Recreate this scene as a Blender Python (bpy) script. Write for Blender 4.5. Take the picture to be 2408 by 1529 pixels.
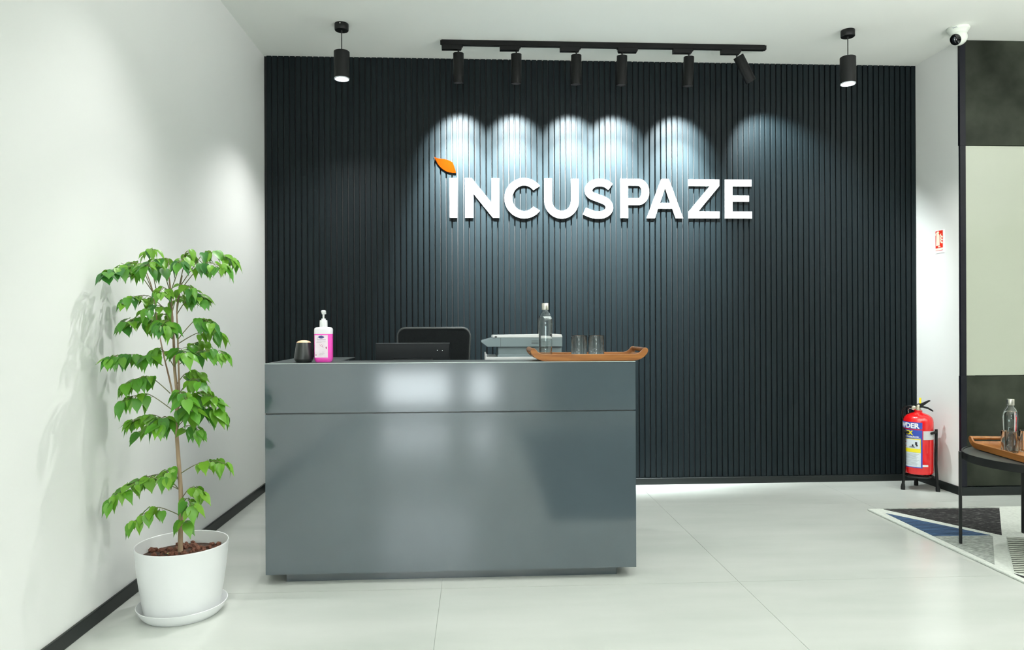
import bpy, bmesh, math, random
from mathutils import Vector, Matrix
R = math.radians
PI = math.pi
rnd = random.Random(7)
S = bpy.context.scene
COL = S.collection
for o in list(bpy.data.objects):
    bpy.data.objects.remove(o)

# ------------------------------------------------------------------ camera
cam_d = bpy.data.cameras.new('camera')
cam = bpy.data.objects.new('camera', cam_d)
COL.objects.link(cam)
cam_d.sensor_width = 36.0
cam_d.lens = 36.0 * 1660.0 / 2408.0
cam_d.shift_y = (768.0 - 764.5) / 2408.0
cam_d.clip_start = 0.05
cam.matrix_world = (Matrix.Translation((0, 0, 1.22)) @ Matrix.Rotation(-math.atan(87 / 1660.0), 4, 'Z')
                    @ Matrix.Rotation(R(90), 4, 'X') @ Matrix.Rotation(-0.004, 4, 'Z'))
S.camera = cam

# ------------------------------------------------------------------ view, world, lights
S.view_settings.view_transform = 'Standard'
S.view_settings.look = 'None'
S.view_settings.gamma = 1.0
S.view_settings.use_curve_mapping = False
S.view_settings.exposure = 0.13
S.cycles.use_denoising = True
S.cycles.sample_clamp_indirect = 6.0
S.cycles.max_bounces = 10
S.cycles.transparent_max_bounces = 16
S.cycles.blur_glossy = 0.2

W = bpy.data.worlds.new('world')
S.world = W
W.use_nodes = True
W.node_tree.nodes['Background'].inputs[0].default_value = (0.86, 0.95, 1.0, 1)
W.node_tree.nodes['Background'].inputs[1].default_value = 1.5

LAMP = (1.0, 0.995, 0.985)
COOL = (0.90, 0.98, 1.0)

# room dimensions
XL, XR, YB, YP, ZC, YR, XF = -1.572, 3.464, 5.372, 4.865, 3.255, -3.2, 6.2


def area(name, loc, rot, sx, sy, power, color=LAMP, shape='RECTANGLE', spread=180):
    d = bpy.data.lights.new(name, 'AREA')
    d.shape = shape
    d.size = sx
    d.size_y = sy
    d.energy = power
    d.color = color
    d.spread = R(spread)
    o = bpy.data.objects.new(name, d)
    COL.objects.link(o)
    o.location = loc
    o.rotation_euler = rot
    return o


def spot(name, loc, direction, power, size, blend, radius=0.03, color=LAMP):
    d = bpy.data.lights.new(name, 'SPOT')
    d.energy = power
    d.spot_size = R(size)
    d.spot_blend = blend
    d.shadow_soft_size = radius
    d.color = color
    o = bpy.data.objects.new(name, d)
    COL.objects.link(o)
    o.location = loc
    o.rotation_mode = 'QUATERNION'
    o.rotation_quaternion = Vector(direction).to_track_quat('-Z', 'Y')
    return o


# recessed ceiling panels of the lobby, behind and above the viewer
CEIL_LIGHTS = [(-0.1, 0.0), (2.2, 0.0), (-0.1, -2.2), (2.2, -2.2), (4.6, -0.4), (4.6, 3.0)]
for (x, y) in CEIL_LIGHTS:
    area('lobby_light', (x, y, ZC - 0.015), (0, 0, 0), 0.55, 0.55, 7, LAMP, 'SQUARE', 150)
# daylight outside the lobby windows
WINDOWS = [(-1.36, -0.34, 0.10, 0.62), (-0.10, 0.30, 0.10, 0.62), (-1.36, -0.02, 1.40, 2.25)]
for (a, b, z0, z1) in WINDOWS:
    area('window_daylight', ((a + b) / 2, YR - 0.35, (z0 + z1) / 2), (R(90), 0, 0), b - a + 0.25, z1 - z0 + 0.25, 23 * (b - a + .25) * (z1 - z0 + .25), COOL)
# pendant lamps
PENDANTS = [(-0.886, 4.79), (2.578, 4.745)]
for (x, y) in PENDANTS:
    spot('pendant_light_beam', (x, y, 2.882), (0, 0, -1), 66, 118, 0.75, 0.035)
DOWNLIGHTS = [(-0.93, 3.0, 62, 88),  (2.578, 3.0, 36, 100)]
for (x, y, e, a) in DOWNLIGHTS:
    spot('downlight_beam', (x, y, ZC - 0.03), (0, 0, -1), e, a, 0.85, 0.025)
spot('plant_downlight', (-0.25, 3.75, ZC - 0.03), (-1.05, -0.66, -2.35), 92, 46, 0.9, 0.012)
# added fill lamps out of view, shining up to brighten the ceiling
UP_FILL = [(1.45, 1.5, 80), (3.3, 1.6, 105), (0.4, -1.4, 90), (4.8, 1.2, 100)]
for (x, y, e) in UP_FILL:
    area('ceiling_fill', (x, y, 2.262), (R(180), 0, 0), 1.4, 0.12, e * 1.06, LAMP)
# track spots washing the slatted wall
SPOT_X = [-0.110, 0.302, 0.733, 1.064, 1.552]
for x in SPOT_X:
    spot('track_beam', (x, 5.045, 2.945), (0, 0.76, -1), 275, 70, 0.8, 0.02, COOL)
    spot('track_core', (x, 5.045, 2.945), (0, 0.43, -1), 930, 56, 1.0, 0.02, COOL)
spot('track_beam', (2.012, 5.035, 2.985), (0.56, 0.55, -1), 190, 76, 0.7, 0.02, COOL)


# ------------------------------------------------------------------ materials
def lin(c):
    out = []
    for v in c:
        v /= 255.0
        out.append(v / 12.92 if v <= 0.04045 else ((v + 0.055) / 1.055) ** 2.4)
    return tuple(out) + (1.0,)


def setin(b, name, v):
    if name in b.inputs:
        b.inputs[name].default_value = v


def mat(name, rgb, rough=0.5, metal=0.0, var=0.06, scale=8.0, bump=0.0, bscale=60.0, stretch=(1, 1, 1), spec=None, **kw):
    """Principled with a soft procedural colour variation and optional fine bump. rgb is linear."""
    m = bpy.data.materials.new(name)
    m.use_nodes = True
    nt = m.node_tree
    b = nt.nodes['Principled BSDF']
    tc = nt.nodes.new('ShaderNodeTexCoord')
    mp = nt.nodes.new('ShaderNodeMapping')
    mp.inputs['Scale'].default_value = stretch
    nt.links.new(tc.outputs['Object'], mp.inputs[0])
    n = nt.nodes.new('ShaderNodeTexNoise')
    n.inputs['Scale'].default_value = scale
    n.inputs['Detail'].default_value = 4
    nt.links.new(mp.outputs[0], n.inputs['Vector'])
    r = nt.nodes.new('ShaderNodeValToRGB')
    r.color_ramp.elements[0].position = 0.3
    r.color_ramp.elements[1].position = 0.7
    c = rgb[:3]
    r.color_ramp.elements[0].color = tuple(v * (1 - var) for v in c) + (1,)
    r.color_ramp.elements[1].color = tuple(min(1, v * (1 + var)) for v in c) + (1,)
    nt.links.new(n.outputs['Fac'], r.inputs[0])
    nt.links.new(r.outputs[0], b.inputs['Base Color'])
    b.inputs['Roughness'].default_value = rough
    b.inputs['Metallic'].default_value = metal
    if spec is not None:
        setin(b, 'Specular IOR Level', spec)
    for k, v in kw.items():
        setin(b, k.replace('_', ' '), v)
    if bump > 0:
        n2 = nt.nodes.new('ShaderNodeTexNoise')
        n2.inputs['Scale'].default_value = bscale
        n2.inputs['Detail'].default_value = 3
        nt.links.new(mp.outputs[0], n2.inputs['Vector'])
        bp = nt.nodes.new('ShaderNodeBump')
        bp.inputs['Strength'].default_value = bump
        bp.inputs['Distance'].default_value = 0.002
        nt.links.new(n2.outputs['Fac'], bp.inputs['Height'])
        nt.links.new(bp.outputs[0], b.inputs['Normal'])
    return m


def emit_mat(name, rgb, strength):
    m = mat(name, rgb, 0.4)
    b = m.node_tree.nodes['Principled BSDF']
    b.inputs['Emission Color'].default_value = tuple(rgb[:3]) + (1,)
    b.inputs['Emission Strength'].default_value = strength
    return m


def glass_mat(name, tint=(1, 1, 1, 1), rough=0.0, ior=1.45):
    m = bpy.data.materials.new(name)
    m.use_nodes = True
    nt = m.node_tree
    nt.nodes.remove(nt.nodes['Principled BSDF'])
    out = nt.nodes['Material Output']
    g = nt.nodes.new('ShaderNodeBsdfGlass')
    g.inputs['Color'].default_value = tint
    g.inputs['Roughness'].default_value = rough
    g.inputs['IOR'].default_value = ior
    nt.links.new(g.outputs[0], out.inputs[0])
    return m


def pane_mat(name):
    m = bpy.data.materials.new(name)
    m.use_nodes = True
    nt = m.node_tree
    nt.nodes.remove(nt.nodes['Principled BSDF'])
    out = nt.nodes['Material Output']
    t = nt.nodes.new('ShaderNodeBsdfTransparent')
    g = nt.nodes.new('ShaderNodeBsdfGlossy')
    g.inputs['Roughness'].default_value = 0.02
    f = nt.nodes.new('ShaderNodeFresnel')
    mx = nt.nodes.new('ShaderNodeMixShader')
    nt.links.new(f.outputs[0], mx.inputs[0])
    nt.links.new(t.outputs[0], mx.inputs[1])
    nt.links.new(g.outputs[0], mx.inputs[2])
    nt.links.new(mx.outputs[0], out.inputs[0])
    return m


def two_tone(name, a, b_, scale, lo, hi, rough=0.6, detail=6, stretch=(1, 1, 1), bump=0.0, wave=None):
    m = bpy.data.materials.new(name)
    m.use_nodes = True
    nt = m.node_tree
    b = nt.nodes['Principled BSDF']
    tc = nt.nodes.new('ShaderNodeTexCoord')
    mp = nt.nodes.new('ShaderNodeMapping')
    mp.inputs['Scale'].default_value = stretch
    nt.links.new(tc.outputs['Object'], mp.inputs[0])
    if wave:
        n = nt.nodes.new('ShaderNodeTexWave')
        n.bands_direction = wave
        n.inputs['Scale'].default_value = scale
        n.inputs['Distortion'].default_value = 1.6
        n.inputs['Detail'].default_value = detail
        n.inputs['Detail Scale'].default_value = 2.0
    else:
        n = nt.nodes.new('ShaderNodeTexNoise')
        n.inputs['Scale'].default_value = scale
        n.inputs['Detail'].default_value = detail
    nt.links.new(mp.outputs[0], n.inputs['Vector'])
    r = nt.nodes.new('ShaderNodeValToRGB')
    r.color_ramp.elements[0].position = lo
    r.color_ramp.elements[1].position = hi
    r.color_ramp.elements[0].color = tuple(a[:3]) + (1,)
    r.color_ramp.elements[1].color = tuple(b_[:3]) + (1,)
    nt.links.new(n.outputs['Fac'], r.inputs[0])
    nt.links.new(r.outputs[0], b.inputs['Base Color'])
    b.inputs['Roughness'].default_value = rough
    if bump:
        bp = nt.nodes.new('ShaderNodeBump')
        bp.inputs['Strength'].default_value = bump
        bp.inputs['Distance'].default_value = 0.004
        nt.links.new(n.outputs['Fac'], bp.inputs['Height'])
        nt.links.new(bp.outputs[0], b.inputs['Normal'])
    return m


def leaf_mat():
    m = bpy.data.materials.new('leaf_green')
    m.use_nodes = True
    nt = m.node_tree
    b = nt.nodes['Principled BSDF']
    oi = nt.nodes.new('ShaderNodeObjectInfo')
    r = nt.nodes.new('ShaderNodeValToRGB')
    e = r.color_ramp.elements
    e[0].position = 0.0
    e[0].color = (0.025, 0.15, 0.025, 1)
    e[1].position = 1.0
    e[1].color = (0.20, 0.42, 0.030, 1)
    k = e.new(0.4)
    k.color = (0.080, 0.29, 0.022, 1)
    k = e.new(0.75)
    k.color = (0.135, 0.36, 0.024, 1)
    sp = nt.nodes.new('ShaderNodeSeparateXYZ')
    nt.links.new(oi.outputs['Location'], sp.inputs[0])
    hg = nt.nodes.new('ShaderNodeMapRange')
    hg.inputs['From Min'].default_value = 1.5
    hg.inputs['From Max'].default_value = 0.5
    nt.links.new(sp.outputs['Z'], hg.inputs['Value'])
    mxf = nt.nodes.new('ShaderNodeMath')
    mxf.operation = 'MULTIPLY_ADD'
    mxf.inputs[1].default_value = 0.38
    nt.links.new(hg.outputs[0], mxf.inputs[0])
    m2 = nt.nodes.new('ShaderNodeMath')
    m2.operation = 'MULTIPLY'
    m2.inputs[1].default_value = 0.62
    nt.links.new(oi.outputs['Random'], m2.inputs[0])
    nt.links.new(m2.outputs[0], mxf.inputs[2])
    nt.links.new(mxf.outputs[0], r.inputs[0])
    tc = nt.nodes.new('ShaderNodeTexCoord')
    w = nt.nodes.new('ShaderNodeTexNoise')
    w.inputs['Scale'].default_value = 45
    nt.links.new(tc.outputs['Object'], w.inputs['Vector'])
    mx = nt.nodes.new('ShaderNodeMixRGB')
    mx.blend_type = 'MULTIPLY'
    mx.inputs[0].default_value = 0.35
    nt.links.new(r.outputs[0], mx.inputs[1])
    nt.links.new(w.outputs['Fac'], mx.inputs[2])
    nt.links.new(mx.outputs[0], b.inputs['Base Color'])
    b.inputs['Roughness'].default_value = 0.34
    setin(b, 'Specular IOR Level', 0.45)
    tr = nt.nodes.new('ShaderNodeBsdfTranslucent')
    nt.links.new(mx.outputs[0], tr.inputs[0])
    ms = nt.nodes.new('ShaderNodeMixShader')
    ms.inputs[0].default_value = 0.25
    nt.links.new(b.outputs[0], ms.inputs[1])
    nt.links.new(tr.outputs[0], ms.inputs[2])
    nt.links.new(ms.outputs[0], nt.nodes['Material Output'].inputs[0])
    return m


M = {}
M['wall'] = mat('white_wall_paint', (0.825, 0.842, 0.818), 0.7, var=0.012, scale=1.5, bump=0.04, bscale=120)
M['ceiling'] = mat('white_ceiling_paint', (0.90, 0.925, 0.878), 0.85, var=0.012, scale=1.2)
M['slat'] = mat('blue_black_slat_laminate', (0.0058, 0.0106, 0.0126), 0.5, var=0.10, scale=2.0, stretch=(30, 30, 0.6), spec=0.13)
M['slat_back'] = mat('slat_backing_black', (0.008, 0.010, 0.011), 0.7)
M['black'] = mat('black_powder_coat', (0.005, 0.006, 0.006), 0.42, var=0.1, scale=30, spec=0.25)
M['track_black'] = mat('matt_black_track', (0.004, 0.0045, 0.0045), 0.5, var=0.1, scale=30, spec=0.2)
M['skirting'] = mat('black_skirting', (0.006, 0.009, 0.009), 0.38, var=0.15, scale=6, spec=0.3)
M['tile'] = two_tone('pale_grey_floor_tile', (0.50, 0.534, 0.492), (0.605, 0.632, 0.592), 1.7, 0.30, 0.72, rough=0.20, detail=7, stretch=(0.55, 1.9, 1))
M['grout'] = mat('grey_grout', (0.45, 0.48, 0.44), 0.8)
M['desk'] = mat('grey_gloss_lacquer', (0.052, 0.074, 0.086), 0.12, var=0.04, scale=3, spec=1.0, Coat_Weight=0.5, Coat_Roughness=0.10)
M['desk_top'] = mat('dark_grey_counter', (0.085, 0.10, 0.10), 0.30, var=0.04, scale=3)
M['desk_highlight'] = mat('pale_edge_highlight', (0.42, 0.48, 0.47), 0.35, var=0.03)
M['sign_white'] = mat('white_acrylic_letters', (0.95, 0.95, 0.95), 0.35, var=0.01)
M['orange'] = mat('orange_acrylic', (0.060, 0.0080, 0.0004), 0.7, var=0.02, spec=0.0)
M['lens'] = emit_mat('lit_lamp_lens', (0.93, 0.97, 1.0), 14)
M['lens_spot'] = emit_mat('lit_spot_lens', (0.93, 0.97, 1.0), 10)
M['lens_ceiling'] = emit_mat('lit_ceiling_panel', (0.95, 1.0, 0.96), 4)
M['lens_ring'] = mat('frosted_lamp_ring', (0.75, 0.80, 0.85), 0.5, Transmission_Weight=0.0)
M['screw'] = mat('bright_screw', (0.8, 0.8, 0.78), 0.25, 0.9)
M['white_plastic'] = mat('white_plastic', (0.80, 0.82, 0.82), 0.38, var=0.02)
M['pot'] = mat('white_pot_plastic', (0.82, 0.84, 0.84), 0.33, var=0.015, scale=3)
M['soil'] = two_tone('brown_soil', (0.02, 0.012, 0.008), (0.08, 0.04, 0.025), 60, 0.35, 0.65, 0.9, bump=0.8)
M['pebble'] = mat('clay_pebble', (0.12, 0.042, 0.022), 0.8, var=0.35, scale=40, bump=0.4)
M['bark'] = two_tone('pale_brown_bark', (0.20, 0.125, 0.07), (0.42, 0.31, 0.20), 30, 0.3, 0.7, 0.8, stretch=(1, 1, 0.25), bump=0.4)
M['twig'] = mat('green_brown_twig', (0.13, 0.14, 0.055), 0.6, var=0.2, scale=20)
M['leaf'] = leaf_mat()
M['dead_leaf'] = mat('pale_dry_leaf', (0.55, 0.46, 0.16), 0.6, var=0.15, scale=40)
M['pale_wood'] = two_tone('pale_wood_lid', (0.72, 0.44, 0.24), (0.85, 0.58, 0.36), 12, 0.3, 0.7, 0.45, stretch=(1, 8, 1))
M['diffuser'] = mat('satin_black_plastic', (0.018, 0.021, 0.021), 0.33, var=0.05)
M['pink'] = mat('pink_sanitizer_gel', (0.93, 0.10, 0.56), 0.18, var=0.03, scale=20, Subsurface_Weight=0.25, Subsurface_Radius=(0.05, 0.01, 0.03))
M['frosted'] = mat('frosted_bottle_plastic', (0.82, 0.80, 0.84), 0.3, var=0.02)
M['label_white'] = mat('white_label', (0.86, 0.74, 0.82), 0.4, var=0.06, scale=30)
M['label_navy'] = mat('navy_label_print', (0.03, 0.03, 0.16), 0.45)
M['label_grey'] = mat('grey_label_print', (0.45, 0.34, 0.42), 0.5)
M['label_red'] = mat('dull_red_label_print', (0.42, 0.06, 0.18), 0.5)
M['walnut'] = two_tone('oiled_acacia_wood', (0.15, 0.050, 0.011), (0.36, 0.145, 0.032), 5.0, 0.25, 0.75, 0.36, detail=5, stretch=(1.2, 9, 9))
M['glass'] = glass_mat('clear_glass', (0.985, 0.995, 0.99, 1))
M['water'] = glass_mat('drinking_water', (0.98, 0.995, 1.0, 1), ior=1.33)
M['steel'] = mat('brushed_steel', (0.62, 0.60, 0.54), 0.28, 1.0, var=0.06, scale=30, stretch=(1, 1, 12))
M['monitor_highlight'] = mat('grey_edge_highlight', (0.10, 0.115, 0.12), 0.35, var=0.03)
M['printer_grey'] = mat('blue_grey_printer_shell', (0.16, 0.21, 0.225), 0.42, var=0.03)
M['printer_dark'] = mat('dark_printer_gap', (0.02, 0.025, 0.027), 0.5)
M['screen_black'] = mat('black_monitor_shell', (0.004, 0.006, 0.007), 0.35, var=0.1, scale=20, spec=0.2)
M['chair_mesh'] = mat('black_chair_mesh', (0.005, 0.007, 0.008), 0.6, var=0.2, scale=80, bump=0.5, bscale=300, spec=0.15)
M['chair_frame'] = mat('dark_chair_frame', (0.05, 0.056, 0.056), 0.35)
M['red'] = mat('red_extinguisher_paint', (0.62, 0.004, 0.006), 0.22, var=0.03, Coat_Weight=0.5)
M['blue_label'] = mat('blue_label', (0.02, 0.055, 0.33), 0.4, var=0.03)
M['yellow_label'] = mat('yellow_label', (0.82, 0.70, 0.02), 0.4, var=0.03)
M['paper_label'] = mat('pale_paper_label', (0.66, 0.72, 0.76), 0.45, var=0.03)
M['white_print'] = mat('white_print', (0.9, 0.9, 0.9), 0.45)
M['grey_print'] = mat('grey_print', (0.30, 0.33, 0.36), 0.5)
M['black_print'] = mat('black_print', (0.015, 0.015, 0.02), 0.5)
M['red_print'] = mat('red_print', (0.55, 0.03, 0.03), 0.5)
M['brass'] = mat('nickel_valve', (0.62, 0.58, 0.45), 0.3, 0.9)
M['sign_red'] = mat('fire_sign_red', (0.78, 0.032, 0.012), 0.4, var=0.02)
M['sign_cream'] = mat('photoluminescent_cream', (0.90, 0.88, 0.70), 0.45, var=0.02)
M['concrete'] = two_tone('dark_mottled_laminate', (0.009, 0.0115, 0.0075), (0.035, 0.041, 0.030), 3.6, 0.32, 0.68, 0.5, detail=4)
setin(M['concrete'].node_tree.nodes['Principled BSDF'], 'Specular IOR Level', 0.1)
M['glass_panel'] = mat('beige_back_painted_glass', (0.43, 0.46, 0.375), 0.08, var=0.01, scale=1, spec=0.5)
M['trim_black'] = mat('black_edge_trim', (0.004, 0.0045, 0.009), 0.4, spec=0.2)
M['rug_white'] = mat('ivory_rug_pile', (0.66, 0.70, 0.64), 0.95, var=0.10, scale=60, bump=1.0, bscale=260)
M['rug_black'] = two_tone('black_rug_pile', (0.006, 0.006, 0.007), (0.20, 0.20, 0.19), 38, 0.54, 0.78, 0.95, detail=9, stretch=(0.8, 3.2, 1), bump=1.0)
M['rug_blue'] = two_tone('blue_rug_pile', (0.004, 0.015, 0.048), (0.060, 0.135, 0.26), 13, 0.25, 0.95, 0.95, detail=5, bump=1.0, wave='Y')
M['rug_grey'] = two_tone('grey_rug_pile', (0.20, 0.225, 0.20), (0.46, 0.49, 0.45), 50, 0.40, 0.70, 0.95, detail=8, stretch=(0.8, 3, 1), bump=1.0)
M['rug_stripe'] = two_tone('striped_rug_pile', (0.055, 0.065, 0.05), (0.56, 0.60, 0.52), 10, 0.18, 0.72, 0.95, detail=4, bump=1.0, wave='Y')
M['table_top'] = mat('dark_grey_table_top', (0.030, 0.034, 0.032), 0.42, var=0.05, spec=0.35)
M['camera_white'] = mat('white_camera_shell', (0.70, 0.75, 0.68), 0.4, var=0.02)
M['camera_lens'] = mat('black_camera_face', (0.004, 0.004, 0.004), 0.08, Coat_Weight=1.0)
M['sealant'] = mat('clear_plastic_pad', (0.62, 0.62, 0.63), 0.4)
M['dark_wall'] = mat('dark_rear_wall', (0.10, 0.115, 0.105), 0.6, var=0.08, scale=2)
M['carpet'] = mat('charcoal_lobby_carpet', (0.03, 0.034, 0.032), 0.95, var=0.3, scale=80)
M['pane'] = pane_mat('window_pane')


# ------------------------------------------------------------------ mesh helpers
def bm_box(bm, x0, x1, y0, y1, z0, z1, mtx=None):
    vs = [bm.verts.new((x, y, z)) for x in (x0, x1) for y in (y0, y1) for z in (z0, z1)]
    if mtx:
        for v in vs:
            v.co = mtx @ v.co
    for f in ((0, 1, 3, 2), (4, 6, 7, 5), (0, 4, 5, 1), (2, 3, 7, 6), (0, 2, 6, 4), (1, 5, 7, 3)):
        bm.faces.new([vs[i] for i in f])
    return vs


def bm_prism(bm, pts, f3, d):
    """pts 2-D outline (ccw seen along +depth), f3(u,v,w) -> 3-D; extruded from w=0 to w=d. Concave allowed."""
    n = len(pts)
    a = [bm.verts.new(f3(p[0], p[1], 0)) for p in pts]
    b = [bm.verts.new(f3(p[0], p[1], d)) for p in pts]
    bm.faces.new(a)
    bm.faces.new(b[::-1])
    for i in range(n):
        j = (i + 1) % n
        bm.faces.new((a[i], b[i], b[j], a[j]))


def bm_lathe(bm, prof, seg=32, mtx=None, smooth=True):
    """prof list of (r,z); r==0 closes to a point."""
    rings = []
    for (r, z) in prof:
        if r <= 1e-6:
            v = bm.verts.new((0, 0, z))
            rings.append([v])
        else:
            rings.append([bm.verts.new((r * math.cos(2 * PI * i / seg), r * math.sin(2 * PI * i / seg), z)) for i in range(seg)])
    if mtx:
        for rg in rings:
            for v in rg:
                v.co = mtx @ v.co
    for k in range(len(rings) - 1):
        a, b = rings[k], rings[k + 1]
        for i in range(seg):
            j = (i + 1) % seg
            if len(a) == 1 and len(b) == 1:
                continue
            if len(a) == 1:
                f = bm.faces.new((a[0], b[j], b[i]))
            elif len(b) == 1:
                f = bm.faces.new((a[i], a[j], b[0]))
            else:
                f = bm.faces.new((a[i], a[j], b[j], b[i]))
            f.smooth = smooth


def bm_tube(bm, pts, rad, seg=8, cap=True):
    pts = [Vector(p) for p in pts]
    if not isinstance(rad, (list, tuple)):
        rad = [rad] * len(pts)
    rings = []
    up = Vector((0, 0, 1))
    prev = None
    for i, p in enumerate(pts):
        t = (pts[min(i + 1, len(pts) - 1)] - pts[max(i - 1, 0)]).normalized()
        if prev is None:
            ref = up if abs(t.dot(up)) < 0.95 else Vector((1, 0, 0))
            n = t.cross(ref).normalized()
        else:
            n = (prev - t * prev.dot(t)).normalized()
        prev = n
        b = t.cross(n)
        rings.append([bm.verts.new(p + (n * math.cos(2 * PI * k / seg) + b * math.sin(2 * PI * k / seg)) * rad[i]) for k in range(seg)])
    for a, b in zip(rings, rings[1:]):
        for k in range(seg):
            f = bm.faces.new((a[k], a[(k + 1) % seg], b[(k + 1) % seg], b[k]))
            f.smooth = True
    if cap:
        bm.faces.new(rings[0][::-1])
        bm.faces.new(rings[-1])


def mesh_of(bm, name, m):
    bmesh.ops.recalc_face_normals(bm, faces=bm.faces)
    for e in bm.edges:
        if len(e.link_faces) == 2 and e.calc_face_angle(0) > R(38):
            e.smooth = False
    me = bpy.data.meshes.new(name)
    bm.to_mesh(me)
    bm.free()
    if m:
        me.materials.append(m)
    return me


def link(name, me, parent=None, loc=None):
    o = bpy.data.objects.new(name, me)
    COL.objects.link(o)
    if parent:
        o.parent = parent
    if loc is not None:
        o.location = loc
    return o


def obj(name, bm, m, parent=None, bevel=0.0, seg=2, loc=None):
    if bevel > 0:
        bmesh.ops.remove_doubles(bm, verts=bm.verts, dist=1e-6)
        bmesh.ops.recalc_face_normals(bm, faces=bm.faces)
        es = [e for e in bm.edges if len(e.link_faces) == 2 and e.calc_face_angle(0) > R(35)]
        bmesh.ops.bevel(bm, geom=es, offset=bevel, segments=seg, affect='EDGES', profile=0.5, clamp_overlap=True)
    return link(name, mesh_of(bm, name, m), parent, loc)


def box(name, x0, x1, y0, y1, z0, z1, m, parent=None, bevel=0.0, seg=2):
    bm = bmesh.new()
    bm_box(bm, x0, x1, y0, y1, z0, z1)
    return obj(name, bm, m, parent, bevel, seg)


def lathe(name, prof, m, parent=None, seg=32, mtx=None, loc=None):
    bm = bmesh.new()
    bm_lathe(bm, prof, seg, mtx)
    return obj(name, bm, m, parent, loc=loc)


def tube(name, pts, rad, m, parent=None, seg=8):
    bm = bmesh.new()
    bm_tube(bm, pts, rad, seg)
    return obj(name, bm, m, parent)


def thing(name, label, cat, loc=(0, 0, 0), rz=0.0, group=None):
    o = bpy.data.objects.new(name, None)
    COL.objects.link(o)
    o.location = loc
    o.rotation_euler = (0, 0, rz)
    o.empty_display_size = 0.05
    o['label'] = label
    o['category'] = cat
    if group:
        o['group'] = group
    return o


def structure(o):
    o['kind'] = 'structure'
    return o


def dup(root, loc, rz, label):
    r = root.copy()
    COL.objects.link(r)
    r.location = loc
    r.rotation_euler = (0, 0, rz)
    r['label'] = label
    for ch in list(root.children):
        c = ch.copy()
        COL.objects.link(c)
        c.parent = r
        for g in list(ch.children):
            d = g.copy()
            COL.objects.link(d)
            d.parent = c
    return r


def text_bm(body, size, bold=0.0, align='LEFT'):
    cu = bpy.data.curves.new('lettering', 'FONT')
    cu.body = body
    cu.size = size
    cu.offset = bold
    cu.align_x = align
    cu.resolution_u = 3
    o = bpy.data.objects.new('lettering', cu)
    COL.objects.link(o)
    dg = bpy.context.evaluated_depsgraph_get()
    me = bpy.data.meshes.new_from_object(o.evaluated_get(dg))
    bpy.data.objects.remove(o)
    bpy.data.curves.remove(cu)
    bm = bmesh.new()
    bm.from_mesh(me)
    bpy.data.meshes.remove(me)
    return bm


# ------------------------------------------------------------------ the room
fl = structure(box('floor', XL - 0.1, XF, YR, 5.46, -0.10, -0.003, M['grout']))
TW = 1.411
x = XL
tile_cache = {}
for i in range(6):
    x0, x1 = XL + 0.0 + i * TW, min(XL + (i + 1) * TW, XF)
    for j in range(-5, 2):
        y0, y1 = 3.30 + j * TW, 3.30 + (j + 1) * TW
        y0, y1 = max(y0, YR), min(y1, 5.42)
        if y1 - y0 < 0.05 or x1 - x0 < 0.05:
            continue
        g = 0.0009
        bm = bmesh.new()
        bm_box(bm, x0 + g, x1 - g, y0 + g, y1 - g, -0.0029, 0.0)
        t = obj('tile', bm, M['tile'], fl)

box('carpet', 0.48, 2.5, -1.6, 2.35, 0.0, 0.008, M['carpet'], fl)
structure(box('ceiling', XL - 0.1, XF, YR, 5.46, ZC, ZC + 0.1, M['ceiling']))
cl = bpy.data.objects['ceiling']
for (x, y) in CEIL_LIGHTS:
    box('ceiling_panel_light', x - 0.3, x + 0.3, y - 0.3, y + 0.3, ZC - 0.010, ZC + 0.001, M['lens_ceiling'], cl)

for (x, y) in [d_[:2] for d_ in DOWNLIGHTS] + [(-0.25, 3.75)]:
    lathe('downlight', [(0.032, 0.001), (0.045, 0.001), (0.045, -0.006), (0.038, -0.006), (0.032, 0.001)], M['lens_ring'], cl, 24, loc=(x, y, ZC))
for (x, y, _) in UP_FILL:
    h_ = box('fill_lamp_body', x - 0.7, x + 0.7, y - 0.06, y + 0.06, 2.19, 2.255, M['track_black'], cl, 0.004, 1)  # made-up body for the added ceiling fill light
    for q_ in (-0.6, 0.6):
        tube('fill_lamp_wire', [(x + q_, y, 2.255), (x + q_, y, ZC)], 0.002, M['track_black'], h_, 6)
structure(box('wall_left', XL - 0.1, XL, YR, 5.46, 0, ZC, M['wall']))
wb = structure(box('wall_back', XL - 0.1, XR + 0.1, 5.386, 5.46, 0, ZC, M['slat_back']))
structure(box('wall_right', XR, XR + 0.12, YP + 0.02, 5.386, 0, ZC, M['wall']))

# slats: one mesh, shared
PITCH = 0.0433
nsl = int((XR - XL) / PITCH) + 1
bm = bmesh.new()
bm_box(bm, -0.0172, 0.0172, 0, 0.0165, 0.052, ZC - 0.001)
bmesh.ops.remove_doubles(bm, verts=bm.verts, dist=1e-6)
bmesh.ops.recalc_face_normals(bm, faces=bm.faces)
es = [e for e in bm.edges if abs(e.verts[0].co.z - e.verts[1].co.z) > 1 and e.verts[0].co.y < 0.001]
bmesh.ops.bevel(bm, geom=es, offset=0.003, segments=2, affect='EDGES', profile=0.5)
slat_me = mesh_of(bm, 'slat', M['slat'])
for i in range(nsl):
    xx = XR - 0.0185 - i * PITCH
    if xx - 0.017 < XL:
        break
    o = link('slat', slat_me, wb, (xx, 5.370 + rnd.uniform(-0.0008, 0.0008), 0))

def baseboard(name, x0, x1, y0, y1, h=0.05):
    return structure(box(name, x0, x1, y0, y1, 0, h, M['skirting'], None, 0.002, 1))

baseboard('baseboard_back', XL, XR, 5.356, 5.386, 0.050)
baseboard('baseboard_left', XL, XL + 0.014, YR, 5.356, 0.060)
baseboard('baseboard_right', XR - 0.012, XR, YP, 5.356, 0.060)

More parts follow.
